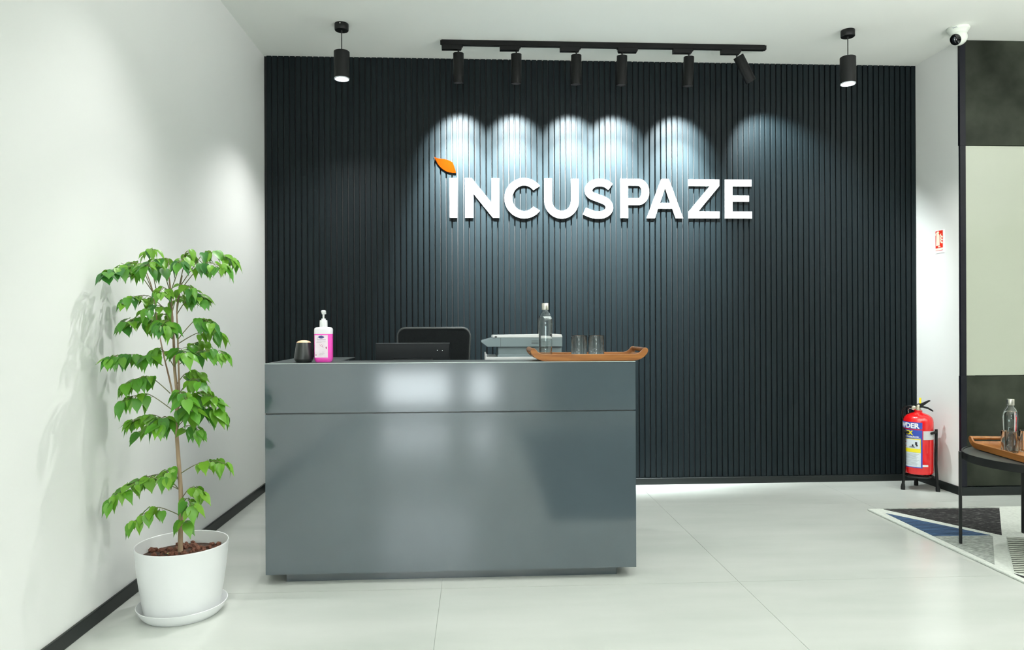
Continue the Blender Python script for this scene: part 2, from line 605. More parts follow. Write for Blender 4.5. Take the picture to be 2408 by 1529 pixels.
# cladded wall facing the lobby on the right
wp = structure(box('wall_lobby', XR + 0.045, XF, YP + 0.02, 5.0, 0, ZC, M['slat_back']))
box('panel', XR + 0.041, XF, YP, YP + 0.02, 2.503, ZC - 0.002, M['concrete'], wp, 0.0012, 1)['label'] = 'dark mottled upper panel'
box('panel', XR + 0.044, XF, YP + 0.006, YP + 0.02, 0.856, 2.499, M['glass_panel'], wp, 0.001, 1)['label'] = 'pale beige glossy glass panel'
box('panel', XR + 0.041, XF, YP, YP + 0.02, 0.066, 0.852, M['concrete'], wp, 0.0012, 1)['label'] = 'dark mottled lower panel'
tr = bmesh.new()
bm_box(tr, XR - 0.002, XR + 0.040, YP - 0.002, YP + 0.02, 2.501, ZC - 0.001)
bm_box(tr, XR + 0.002, XR + 0.043, YP + 0.003, YP + 0.02, 0.854, 2.501)
bm_box(tr, XR - 0.002, XR + 0.040, YP - 0.002, YP + 0.02, 0.062, 0.854)
structure(obj('trim_1', tr, M['trim_black']))
baseboard('baseboard_lobby', XR - 0.002, XF, YP - 0.012, YP + 0.02, 0.060)

# rear of the lobby (behind the viewer) with its windows
wr = bmesh.new()
XD = 0.95
gx = sorted({XL - 0.1, XD} | {v for w in WINDOWS for v in w[:2]})
gz = sorted({0.0, ZC} | {v for w in WINDOWS for v in w[2:]})
for i in range(len(gx) - 1):
    for j in range(len(gz) - 1):
        mx_, mz_ = (gx[i] + gx[i + 1]) / 2, (gz[j] + gz[j + 1]) / 2
        if not any(w[0] < mx_ < w[1] and w[2] < mz_ < w[3] for w in WINDOWS):
            bm_box(wr, gx[i], gx[i + 1], YR - 0.12, YR, gz[j], gz[j + 1])
structure(obj('wall_rear', wr, M['wall']))
structure(box('wall_rear_right', XD, XF, YR - 0.12, YR, 0, ZC, M['dark_wall']))
structure(box('wall_far_right', XF, XF + 0.1, YR, 5.0, 0, ZC, M['wall']))
for k, (a, b, z0, z1) in enumerate(WINDOWS):
    bm = bmesh.new()
    for q in ((a, a + 0.035, z0, z1), (b - 0.035, b, z0, z1), (a, b, z0, z0 + 0.035), (a, b, z1 - 0.035, z1)):
        bm_box(bm, q[0], q[1], YR - 0.08, YR - 0.03, q[2], q[3])
    w = structure(obj('window_%d' % (k + 1), bm, M['black']))
    box('pane', a + 0.03, b - 0.03, YR - 0.058, YR - 0.052, z0 + 0.03, z1 - 0.03, M['pane'], w)

# ------------------------------------------------------------------ reception desk
DX0, DX1, DY = -0.992, 0.777, 3.39
d = thing('reception_desk', 'grey glossy reception desk with a horizontal groove and recessed plinth', 'desk', (0, 0, 0))
bm = bmesh.new()
bm_box(bm, DX0, DX1, DY, DY + 0.02, 0.050, 0.8075)
obj('front_panel', bm, M['desk'], d)
bm = bmesh.new()
bm_box(bm, DX0, DX1, DY, DY + 0.02, 0.8145, 1.0455)
obj('upper_panel', bm, M['desk'], d)
box('groove_strip', DX0 + 0.005, DX1 - 0.005, DY + 0.013, DY + 0.022, 0.80, 0.82, M['desk_top'], d)
box('plinth', -0.908, 0.690, DY + 0.05, 4.02, 0.0, 0.052, M['desk'], d)
for x0, x1 in ((DX0, DX0 + 0.02), (DX1 - 0.02, DX1)):
    box('side_panel', x0, x1, DY + 0.02, 4.05, 0.050, 1.0455, M['desk'], d, 0.001, 1)
bm = bmesh.new()
pts = [(DX0, DY), (DX1, DY), (DX1, 3.62), (-0.68, 3.62), (-0.68, 4.05), (DX0, 4.05)]
bm_prism(bm, pts, lambda u, v, w: Vector((u, v, 1.0460 + w)), 0.004)
obj('counter_top', bm, M['desk_top'], d)
box('edge_highlight', DX0, DX1, DY - 0.0008, DY + 0.0015, 1.0462, 1.0502, M['desk_highlight'], d)  # pale strip colours in the highlight along the counter's front edge
box('inner_panel', -0.68, DX1 - 0.02, 3.60, 3.62, 0.742, 1.0455, M['desk'], d)
box('work_surface', DX0 + 0.02, DX1 - 0.02, 3.42, 4.30, 0.735, 0.760, M['desk_top'], d)
box('modesty_panel', DX0 + 0.02, DX1 - 0.02, DY + 0.021, DY + 0.05, 0.052, 0.735, M['desk_top'], d)
for xx in (-0.95, 0.735):
    box('leg', xx - 0.02, xx + 0.02, 4.22, 4.28, 0.0, 0.735, M['black'], d)

# ------------------------------------------------------------------ wall sign
sg = thing('wall_sign', 'white raised capital letters with an orange leaf on the black slatted wall', 'sign', (0.98, 5.360, 2.047))
K1 = 0.300 / 450.0
SX, SZ = 0.98, 2.047


def s1(zx, zy):
    return (-0.188 + (zx - 465) * K1 - SX, 2.346 - (zy - 425) * K1 - SZ)


def s2(zx, zy):
    return (1.117 + (zx - 328) * 0.000600 - SX, 2.3495 - (zy - 262) * 0.000588 - SZ)


def letter(pts, name='letter', m=None, holes=None, label=None):
    bm = bmesh.new()
    f3 = lambda u, v, w: Vector((u, w, v))
    if holes:
        # outline and hole(s) stitched with a triangle fill
        loops = [pts] + holes
        rings = []
        for dd in (0.0, 0.0095):
            layer = []
            edges = []
            for lp in loops:
                vs = [bm.verts.new((p[0], dd, p[1])) for p in lp]
                layer.append(vs)
                edges += [bm.edges.new((vs[i], vs[(i + 1) % len(vs)])) for i in range(len(vs))]
            bmesh.ops.triangle_fill(bm, edges=edges, use_beauty=True)
            rings.append(layer)
        for a, b in zip(rings[0], rings[1]):
            n = len(a)
            for i in range(n):
                bm.faces.new((a[i], a[(i + 1) % n], b[(i + 1) % n], b[i]))
    else:
        bm_prism(bm, pts, f3, 0.0095)
    o = obj(name, bm, m or M['sign_white'], sg)
    if label:
        o['label'] = label
    return o


def arc(cx, cz, rx, rz, a0, a1, n=20):
    return [(cx + rx * math.cos(R(a0 + (a1 - a0) * i / n)), cz + rz * math.sin(R(a0 + (a1 - a0) * i / n))) for i in range(n + 1)]


# I
letter([s1(465, 425), s1(551, 425), s1(551, 875), s1(465, 875)])
# N
letter([s1(640, 425), s1(715, 425), s1(941, 705), s1(941, 425), s1(1028, 425), s1(1028, 875), s1(957, 875), s1(734, 598), s1(734, 875), s1(640, 875)])
# C
cx, cz = s1(1314, 650)
letter(arc(cx, cz, 226 * K1, 230 * K1, 38, 322, 40) + arc(cx, cz, 136 * K1, 147 * K1, 320, 40, 40))
# U
xl, zt = s1(1545, 425)
xr, zb = s1(1940, 880)
xm = (xl + xr) / 2
ro = (xr - xl) / 2
ri = ro - 0.0595
zc = zb + ro * 1.02
letter([(xl, zt), (xl, zc)] + arc(xm, zc, ro, ro * 1.02, 180, 360, 24)[1:-1] + [(xr, zc), (xr, zt), (xr - 0.0595, zt), (xr - 0.0595, zc)]
       + arc(xm, zc, ri, ri * 1.06, 360, 180, 24)[1:-1] + [(xl + 0.0595, zc), (xl + 0.0595, zt)])
# S : offset of a centre line
ctrl = [(2308, 513), (2255, 478), (2195, 464), (2120, 475), (2063, 520), (2056, 575), (2090, 615), (2175, 648), (2255, 682), (2292, 730), (2286, 785), (2240, 825), (2168, 838), (2085, 826), (2007, 793)]
P = [Vector(s1(*c)) for c in ctrl]
path = []
for i in range(len(P) - 1):
    p0, p1, p2, p3 = P[max(i - 1, 0)], P[i], P[i + 1], P[min(i + 2, len(P) - 1)]
    for k in range(4):
        t = k / 4
        path.append(0.5 * ((2 * p1) + (p2 - p0) * t + (2 * p0 - 5 * p1 + 4 * p2 - p3) * t * t + (3 * p1 - p0 - 3 * p2 + p3) * t ** 3))
path.append(P[-1])
la, lb = [], []
for i, p in enumerate(path):
    t = (path[min(i + 1, len(path) - 1)] - path[max(i - 1, 0)]).normalized()
    n = Vector((-t.y, t.x)) * 0.0282
    la.append(tuple(p + n))
    lb.append(tuple(p - n))
bm = bmesh.new()
fr = [[bm.verts.new((p[0], w, p[1])) for p in L] for w in (0, 0.0095) for L in (la, lb)]
for i in range(len(la) - 1):
    bm.faces.new((fr[0][i], fr[0][i + 1], fr[1][i + 1], fr[1][i]))
    bm.faces.new((fr[2][i], fr[3][i], fr[3][i + 1], fr[2][i + 1]))
    bm.faces.new((fr[0][i], fr[2][i], fr[2][i + 1], fr[0][i + 1]))
    bm.faces.new((fr[1][i], fr[1][i + 1], fr[3][i + 1], fr[3][i]))
for i in (0, len(la) - 1):
    bm.faces.new((fr[0][i], fr[1][i], fr[3][i], fr[2][i]))
obj('letter', bm, M['sign_white'], sg)
# P
xl, zt = s2(328, 262)
_, zb = s2(328, 773)
hb = 0.200
rb = hb / 2
xc = s2(560, 0)[0]
rxx = s2(700, 0)[0] - xc
outer = [(xl, zb), (xl, zt), (xc, zt)] + arc(xc, zt - rb, rxx, rb, 90, -90, 24)[1:] + [(xl + 0.0585, zt - hb), (xl + 0.0585, zb)]
xi, st = xl + 0.0585, 0.052
inner = [(xi, zt - st), (xc, zt - st)] + arc(xc, zt - rb, rxx - 0.058, rb - st, 90, -90, 16)[1:] + [(xi, zt - hb + st)]
letter(outer, holes=[inner])
# A
letter([s2(668, 773), s2(860, 262), s2(955, 262), s2(1140, 773), s2(1043, 773), s2(1000, 648), s2(812, 648), s2(773, 773)],
       holes=[[s2(838, 575), s2(907, 378), s2(975, 575)]])
# Z
letter([s2(1216, 262), s2(1615, 262), s2(1615, 345), s2(1338, 682), s2(1615, 682), s2(1615, 773), s2(1211, 773), s2(1211, 692), s2(1492, 350), s2(1216, 350)])
# E
letter([s2(1688, 262), s2(2036, 262), s2(2036, 350), s2(1787, 350), s2(1787, 472), s2(2003, 472), s2(2003, 552), s2(1787, 552), s2(1787, 682), s2(2042, 682), s2(2042, 773), s2(1688, 773)])
letter([s1(*p) for p in ((290, 183), (315, 196), (345, 204), (380, 207), (410, 210), (445, 219), (475, 232), (500, 246), (512, 275), (525, 315), (536, 348), (540, 366),
                         (505, 365), (470, 362), (440, 354), (415, 342), (385, 322), (358, 297), (335, 268), (318, 238), (302, 208))],
       'leaf_emblem', M['orange'], label='orange leaf standing in as the dot above the first letter')

# ------------------------------------------------------------------ pendant lamps
pend = None
for k, (x, y) in enumerate(PENDANTS):
    lab = ('black cylinder pendant lamp hanging at the left, over the grey desk end', 'black cylinder pendant lamp hanging at the right, near the dome camera')[k]
    if pend is None:
        pend = thing('pendant_lamp', lab, 'pendant lamp', (x, y, ZC), 0, 'black cylinder pendants')
        lathe('canopy', [(0, 0), (0.045, 0), (0.046, -0.002), (0.046, -0.041), (0.043, -0.045), (0, -0.045)], M['black'], pend)
        lathe('canopy_screw', [(0, 0.002), (0.004, 0.002), (0.004, -0.001), (0, -0.001)], M['screw'], pend, 10,
              Matrix.Translation((-0.002, -0.0465, -0.012)) @ Matrix.Rotation(R(90), 4, 'X'))
        lathe('cord', [(0, -0.044), (0.006, -0.044), (0.0055, -0.055), (0.0032, -0.06), (0.0032, -0.176), (0.0055, -0.18), (0.006, -0.186), (0, -0.187)], M['black'], pend, 12)
        lathe('shade', [(0, -0.185), (0.049, -0.185), (0.052, -0.188), (0.052, -0.366), (0.049, -0.366), (0.049, -0.356), (0.048, -0.25), (0, -0.25)], M['black'], pend, 40)
        lathe('lamp_ring', [(0.0485, -0.353), (0.0505, -0.372), (0.044, -0.372), (0.043, -0.353)], M['lens_ring'], pend, 40)
        lathe('lamp_lens', [(0, -0.352), (0.0435, -0.352), (0.0435, -0.356), (0, -0.356)], M['lens'], pend, 32)
    else:
        dup(pend, (x, y, ZC), R(200), lab)

# ------------------------------------------------------------------ track and spots
tk = thing('lighting_track', 'long black ceiling lighting track carrying six spotlights', 'track', (0.94, 5.03, ZC))
box('rail', -1.17, 1.168, -0.017, 0.017, -0.036, 0, M['track_black'], tk, 0.002, 1)
box('end_cap', -1.178, -1.17, -0.012, 0.012, -0.030, -0.004, M['track_black'], tk)
box('end_cap', 1.168, 1.180, -0.016, 0.016, -0.034, -0.002, M['track_black'], tk, 0.004, 2)
ordn = ['first black track spotlight from the left, hanging straight down', 'second black track spotlight from the left, hanging straight down',
        'third black track spotlight from the left, hanging straight down', 'fourth black track spotlight from the left, its adapter pointing right',
        'fifth black track spotlight from the left, beside the tilted one', 'rightmost black track spotlight, tilted towards the right']
sx = SPOT_X + [1.905]


def head_parts(t, mtx):
    lathe('spot_head', [(0, 0), (0.036, 0), (0.0375, -0.002), (0.0375, -0.205), (0.034, -0.205), (0.033, -0.16), (0, -0.16)], M['track_black'], t, 28, mtx)
    lathe('spot_lens', [(0, -0.161), (0.0325, -0.161), (0.0325, -0.165), (0, -0.165)], M['lens_spot'], t, 24, mtx)


def adapter(t, sgn):
    bm = bmesh.new()
    a, b = (-0.118, 0.024) if sgn < 0 else (-0.030, 0.112)
    bm_prism(bm, [(a, -0.036), (b, -0.036), (b, -0.055), (b - 0.007, -0.067), (a + (0.0 if sgn < 0 else 0.006), -0.068), (a, -0.058)], lambda u, v, w: Vector((u, w - 0.017, v)), 0.034)
    obj('adapter', bm, M['track_black'], t)
    e = b if sgn < 0 else a
    box('latch', min(e, e + 0.008 * -sgn), max(e, e + 0.008 * -sgn), -0.008, 0.008, -0.047, -0.038, M['track_black'], t)
    lathe('neck', [(0, -0.066), (0.013, -0.066), (0.005, -0.076), (0.005, -0.092), (0, -0.092)], M['track_black'], t, 12)


protos = {}
for k, x in enumerate(sx):
    kind = 'n' if k in (0, 1, 2, 4) else ('r' if k == 3 else 't')
    if kind == 'n' and 'n' in protos:
        dup(protos['n'], (x, 5.03, ZC), 0, ordn[k])
        continue
    t = thing('track_spotlight', ordn[k], 'spotlight', (x, 5.03, ZC), 0, 'spotlights on the ceiling track')
    adapter(t, 1 if kind == 'r' else -1)
    tilt = Matrix.Rotation(R(7), 4, 'X')
    if kind == 't':
        tilt = Matrix.Translation((0.0, 0, -0.086)) @ Matrix.Rotation(R(-31), 4, 'Y') @ Matrix.Rotation(R(7), 4, 'X') @ Matrix.Translation((0.012, 0, 0))
    else:
        tilt = Matrix.Translation((0, 0, -0.090)) @ tilt
    head_parts(t, tilt)
    protos.setdefault(kind, t)

# ------------------------------------------------------------------ dome camera
cc = thing('security_camera', 'white turret security camera with a black face on the ceiling', 'camera', (3.318, 4.675, ZC))
lathe('mount', [(0, 0), (0.068, 0), (0.071, -0.004), (0.069, -0.016), (0.062, -0.022), (0.054, -0.036), (0.048, -0.046), (0, -0.046)], M['camera_white'], cc, 36)
look = Vector((-0.87, -0.30, -0.48)).normalized()
q = look.to_track_quat('Z', 'Y').to_matrix().to_4x4()
mm = Matrix.Translation((-0.004, -0.012, -0.071)) @ q
prof = [(0, -0.052)] + [(0.052 * math.cos(R(a)), 0.052 * math.sin(R(a))) for a in range(-75, 36, 10)] + [(0.0415, 0.036), (0.0395, 0.0375), (0, 0.0365)]
lathe('camera_ball', prof, M['camera_white'], cc, 32, mm)
lathe('camera_face', [(0, 0.0415), (0.034, 0.041), (0.0385, 0.0385), (0.0385, 0.036), (0, 0.036)], M['camera_lens'], cc, 32, mm)
lathe('camera_glass', [(0, 0.048), (0.008, 0.047), (0.012, 0.043), (0.012, 0.040), (0, 0.040)], M['camera_lens'], cc, 20, mm)
bm = bmesh.new()
for (u0, u1, v) in ((-0.02, 0.012, -0.012), (-0.012, 0.018, -0.017)):
    mk = Matrix.Rotation(R(-52), 4, 'Z')
    bm_box(bm, u0, u1, -0.0705, -0.0695, v - 0.0012, v + 0.0012, mk)
obj('marking', bm, M['grey_print'], cc)

# ------------------------------------------------------------------ fire sign on the right wall
fs = thing('fire_sign', 'small red and white fire extinguisher sign on the white wall', 'sign', (XR, 5.087, 1.841))


def wallplate(name, pts, th, m, off):
    bm = bmesh.new()
    bm_prism(bm, pts, lambda u, v, w: Vector((-off - w, -u, v)), th)
    return obj(name, bm, m, fs)


wallplate('plate', [(-0.051, -0.0865), (0.051, -0.0865), (0.051, 0.0865), (-0.051, 0.0865)], 0.003, M['sign_white'], 0.0)
wallplate('red_field', [(-0.047, -0.048), (0.036, -0.048), (0.036, 0.081), (-0.047, 0.081)], 0.0006, M['sign_red'], 0.003)
wallplate('red_line', [(-0.047, -0.068), (0.036, -0.068), (0.036, -0.065), (-0.047, -0.065)], 0.0006, M['sign_red'], 0.003)
wallplate('cream_strip', [(-0.047, -0.063), (0.036, -0.063), (0.036, -0.050), (-0.047, -0.050)], 0.0006, M['sign_cream'], 0.003)
wallplate('pictogram', [(-0.040, -0.030), (0.000, -0.030), (0.000, 0.045), (-0.006, 0.055), (-0.012, 0.060), (-0.004, 0.068), (-0.012, 0.078), (-0.028, 0.076), (-0.044, 0.062), (-0.045, 0.048), (-0.040, 0.050), (-0.030, 0.064), (-0.028, 0.058), (-0.036, 0.048)], 0.0006, M['sign_cream'], 0.0036)
wallplate('pictogram', [(-0.018, -0.043), (0.008, -0.043), (0.008, -0.034), (-0.018, -0.034)], 0.0006, M['sign_cream'], 0.0036)
for dz in (0.0, 0.021, 0.042):
    wallplate('flame', [(0.006, 0.012 + dz - 0.012), (0.016, 0.002 + dz - 0.016), (0.034, 0.000 + dz - 0.016), (0.034, 0.010 + dz - 0.016), (0.022, 0.012 + dz - 0.014), (0.015, 0.020 + dz - 0.010), (0.020, 0.026 + dz - 0.010), (0.008, 0.022 + dz - 0.010)], 0.0006, M['sign_cream'], 0.0036)

# ------------------------------------------------------------------ fire extinguisher
EX = (3.288, 5.083, 0.0)
ex = thing('fire_extinguisher', 'red powder fire extinguisher with a blue label, standing in the corner', 'extinguisher', EX)
RC = 0.100
lathe('cylinder', [(0, 0.118), (0.085, 0.118), (0.096, 0.124), (RC, 0.135), (RC, 0.500), (0.097, 0.520), (0.088, 0.538), (0.072, 0.552), (0.050, 0.563), (0.030, 0.569), (0.027, 0.572), (0.027, 0.586), (0, 0.586)], M['red'], ex, 48)
FACE = math.atan2(-EX[1], -EX[0])      # direction towards the viewer's side of the room
RIGHTWARD = 1.0


def wrap(name, a0, a1, z0, z1, m, lift=0.0006, n=18, parent=None):
    """patch lying on the cylinder between the bearings a0..a1 (degrees, positive to the right seen from the lobby)"""
    bm = bmesh.new()
    rr = RC + lift
    for s_ in range(n):
        t0 = FACE + R(a0 + (a1 - a0) * s_ / n)
        t1 = FACE + R(a0 + (a1 - a0) * (s_ + 1) / n)
        v = [bm.verts.new((r_ * math.cos(t), r_ * math.sin(t), z)) for (t, z, r_) in ((t0, z0, rr), (t1, z0, rr), (t1, z1, rr), (t0, z1, rr))]
        bm.faces.new(v)
    bmesh.ops.remove_doubles(bm, verts=bm.verts, dist=1e-6)
    for f in bm.faces:
        f.smooth = True
    return obj(name, bm, m, parent or ex)


def wrap_text(name, body, size, a_right, z, m, parent, bold=0.0, xs=1.0, lift=0.0016):
    bm = text_bm(body, size, bold, 'LEFT')
    wmax = max(v.co.x for v in bm.verts) * xs
    for v in bm.verts:
        ang = FACE + R(a_right) - (wmax - v.co.x * xs) / RC
        v.co = Vector(((RC + lift) * math.cos(ang), (RC + lift) * math.sin(ang), z + v.co.y))
    return obj(name, bm, m, parent)


l1 = wrap('name_label', -125, 15, 0.456, 0.505, M['blue_label'])
wrap_text('lettering', 'POWDER', 0.050, 5, 0.4625, M['white_print'], l1, 0.0022, 1.0)
l2 = wrap('label', -125, 15, 0.172, 0.449, M['blue_label'])
wrap_text('lettering', 'EX', 0.040, -19, 0.4135, M['yellow_label'], l2, 0.0022, 1.0)
wrap_text('lettering', 'Dry Chemical Powder', 0.0125, 3, 0.396, M['white_print'], l2, 0.0006, 1.0)
wrap('underline', -60, 8, 0.3905, 0.3925, M['white_print'], 0.0012, 8, l2)
wrap('yellow_block', -118, 9, 0.284, 0.384, M['yellow_label'], 0.0010, 18, l2)
wrap('picture_field', -112, 6, 0.312, 0.378, M['paper_label'], 0.0014, 18, l2)
wrap('paper_block', -118, 9, 0.178, 0.283, M['paper_label'], 0.0010, 18, l2)
bm = bmesh.new()


def rag(bm, a0, a1, z0, z1, lift=0.0018):
    n = 5
    for s_ in range(n):
        t0 = FACE + R(a0 + (a1 - a0) * s_ / n)
        t1 = FACE + R(a0 + (a1 - a0) * (s_ + 1) / n)
        rr = RC + lift
        bm.faces.new([bm.verts.new((rr * math.cos(t), rr * math.sin(t), z)) for (t, z) in ((t0, z0), (t1, z0), (t1, z1), (t0, z1))])


for i, z in enumerate([0.270, 0.262, 0.254, 0.246, 0.238, 0.227, 0.219, 0.209, 0.200, 0.192]):
    rag(bm, -62 + (i % 3) * 3, 3 - (i * 7 % 5) * 3, z, z + 0.0020)
obj('print_lines', bm, M['grey_print'], l2)
bm = bmesh.new()
for (a0, a1, z0, z1) in ((-12, -4, 0.340, 0.362), (-9, -2, 0.330, 0.341), (-30, -14, 0.325, 0.329), (-36, -12, 0.319, 0.322), (-24, -18, 0.329, 0.342)):
    rag(bm, a0, a1, z0, z1)
obj('pictogram', bm, M['black_print'], l2)
for (a0, a1, z0, z1) in ((-62, -50, 0.352, 0.360), (-62, -50, 0.323, 0.331)):
    bm = bmesh.new()
    rag(bm, a0, a1, z0, z1)
    obj('pictogram', bm, M['red_print'], l2)
wrap('sticker', 15, 38, 0.182, 0.197, M['white_print'], 0.0010, 6)
pad = wrap('bracket_pad', 18, 78, 0.380, 0.444, M['sealant'], 0.003, 12)
# valve, levers, pin and hose
fv = Vector((math.cos(FACE), math.sin(FACE), 0))
rv = Vector((-math.sin(FACE), math.cos(FACE), 0))     # to the right as seen from the lobby
lathe('valve', [(0, 0.585), (0.019, 0.585), (0.020, 0.594), (0.015, 0.598), (0.015, 0.622), (0.012, 0.628), (0, 0.628)], M['brass'], ex, 20)


def lever(name, pts, w, m):
    bm = bmesh.new()
    n = len(pts)
    bm_prism(bm, pts, lambda u, v, d_: rv * u + fv * (d_ - w / 2) + Vector((0, 0, v)), w)
    return obj(name, bm, m, ex, 0.0015, 1)


lever('upper_lever', [(-0.012, 0.612), (0.010, 0.606), (0.022, 0.610), (0.070, 0.652), (0.078, 0.655), (0.078, 0.663), (0.066, 0.663), (0.018, 0.637), (-0.004, 0.634), (-0.012, 0.626)], 0.022, M['black'])
lever('lower_lever', [(-0.010, 0.604), (0.030, 0.606), (0.062, 0.598), (0.092, 0.580), (0.098, 0.584), (0.090, 0.594), (0.064, 0.610), (0.030, 0.619), (-0.010, 0.618)], 0.024, M['black'])
lever('safety_pin', [(0.006, 0.636), (0.020, 0.636), (0.020, 0.678), (0.006, 0.678)], 0.004, M['yellow_label'])
lathe('pressure_gauge', [(0, 0.0), (0.014, 0.0), (0.015, 0.004), (0.015, 0.012), (0.012, 0.014), (0, 0.014)], M['brass'], ex, 20,
      Matrix.Translation(-rv * 0.028 + fv * 0.008 + Vector((0, 0, 0.604))) @ fv.to_track_quat('Z', 'Y').to_matrix().to_4x4())
hp = [Vector((0, 0, 0.606)) - rv * 0.012, Vector((0, 0, 0.612)) - rv * 0.05 - fv * 0.01, Vector((0, 0, 0.604)) - rv * 0.088 - fv * 0.03, Vector((0, 0, 0.570)) - rv * 0.108 - fv * 0.045,
      Vector((0, 0, 0.50)) - rv * 0.100 - fv * 0.062, Vector((0, 0, 0.40)) - rv * 0.088 - fv * 0.075, Vector((0, 0, 0.28)) - rv * 0.082 - fv * 0.085]
tube('hose', hp, 0.009, M['black'], ex, 10)
tube('cable_tie', [Vector((0, 0, 0.588)) - rv * 0.03 + fv * 0.02, Vector((0, 0, 0.600)) - rv * 0.055 + fv * 0.015, Vector((0, 0, 0.585)) - rv * 0.066, Vector((0, 0, 0.562)) - rv * 0.062], 0.0015, M['screw'], ex, 6)

st = thing('extinguisher_stand', 'black three-legged tubular stand holding the red extinguisher', 'stand', EX)
bm = bmesh.new()
prevv = None
for ring_r, z0 in ((0.092, 0.100),):
    pts = [(ring_r * math.cos(2 * PI * i / 32), ring_r * math.sin(2 * PI * i / 32), z0) for i in range(33)]
    bm_tube(bm, pts, 0.008, 8, False)
bm_box(bm, -0.092, 0.092, -0.012, 0.012, 0.094, 0.110)
bm_box(bm, -0.012, 0.012, -0.092, 0.092, 0.094, 0.110)
obj('base_ring', bm, M['black'], st)
for ang in (185, 64, -48):
    c_, s_ = math.cos(R(ang)), math.sin(R(ang))
    top = 0.455
    lg = tube('leg', [(0.126 * c_, 0.126 * s_, 0.02), (0.120 * c_, 0.120 * s_, 0.11), (0.115 * c_, 0.115 * s_, 0.20), (0.118 * c_, 0.118 * s_, top - 0.01), (0.117 * c_, 0.117 * s_, top)], 0.0105, M['black'], st, 10)
    tube('rubber_foot', [(0.127 * c_, 0.127 * s_, 0.0), (0.127 * c_, 0.127 * s_, 0.022), (0.125 * c_, 0.125 * s_, 0.045)], [0.0145, 0.0150, 0.0115], M['black'], lg, 12)
    if ang != 64:
        tube('clamp_arm', [(0.118 * c_, 0.118 * s_, top - 0.020), (0.114 * math.cos(R(ang + (9 if ang == 185 else -14))), 0.114 * math.sin(R(ang + (9 if ang == 185 else -14))), top - 0.024), (0.1125 * math.cos(R(ang + (17 if ang == 185 else -27))), 0.1125 * math.sin(R(ang + (17 if ang == 185 else -27))), top - 0.027)], 0.010, M['black'], st, 8)
    tube('base_arm', [(0.119 * c_, 0.119 * s_, 0.102), (0.090 * c_, 0.090 * s_, 0.102)], 0.007, M['black'], st, 8)

# ------------------------------------------------------------------ wooden trays
def make_tray(loc, rz, label):
    t = thing('serving_tray', label, 'tray', loc, rz, 'wooden serving trays')
    Wd = 0.140
    prof = [(-0.272, 0.026), (-0.260, 0.016), (-0.246, 0.008), (-0.232, 0.003), (-0.21, 0.0), (0.21, 0.0), (0.232, 0.003), (0.246, 0.008), (0.260, 0.016), (0.272, 0.026)]
    up = [(p[0] * 0.985, p[1] + 0.010) for p in prof]
    bm = bmesh.new()
    bm_prism(bm, prof + up[::-1], lambda u, v, w: Vector((u, w - Wd + 0.006, v)), 2 * Wd - 0.012)
    obj('tray_base', bm, M['walnut'], t)
    half = [(0.215, 0.0), (0.236, 0.003), (0.255, 0.010), (0.272, 0.022), (0.284, 0.036), (0.289, 0.048), (0.287, 0.058), (0.280, 0.064), (0.270, 0.064), (0.262, 0.058), (0.252, 0.046), (0.240, 0.038), (0.225, 0.034)]
    outline = half + [(-p[0], p[1]) for p in half[::-1]]
    for sgn in (-1, 1):
        bm = bmesh.new()
        y0 = sgn * Wd - (0.011 if sgn > 0 else 0)
        bm_prism(bm, outline, lambda u, v, w: Vector((u, y0 + w, v)), 0.011)
        obj('tray_side', bm, M['walnut'], t, 0.0025, 2)
    for sgn in (-1, 1):
        bm = bmesh.new()
        pts = [(sgn * 0.277 + 0.011 * math.cos(2 * PI * i / 16), 0.053 + 0.0105 * math.sin(2 * PI * i / 16)) for i in range(16)]
        bm_prism(bm, pts, lambda u, v, w: Vector((u, w - Wd + 0.008, v)), 2 * Wd - 0.016)
        h = obj('handle', bm, M['walnut'], t)
        for p in h.data.polygons:
            p.use_smooth = len(p.vertices) == 4
    return t


make_tray((0.556, 3.548, 1.0502), 0, 'brown wooden tray with raised ends on the grey desk')

# side table first, its tray afterwards
TB = (3.005, 3.575, 0.0137)
tb = thing('side_table', 'round black metal side table on the patterned rug', 'table', TB)
lathe('table_top', [(0, 0.486), (0.366, 0.486), (0.366, 0.508), (0, 0.508)], M['table_top'], tb, 64)
lathe('rim', [(0.367, 0.470), (0.375, 0.470), (0.375, 0.511), (0.367, 0.511), (0.367, 0.470)], M['black'], tb, 64)
for ang in (150.6, 65, -30, -115):
    mk = Matrix.Rotation(R(ang), 4, 'Z')
    bm = bmesh.new()
    bm_box(bm, 0.375, 0.389, -0.0135, 0.0135, 0.0, 0.507, mk)
    obj('leg', bm, M['black'], tb, 0.002, 1)
make_tray((2.905, 3.570, 0.5249), R(83.6), 'brown wooden tray on the round black side table')


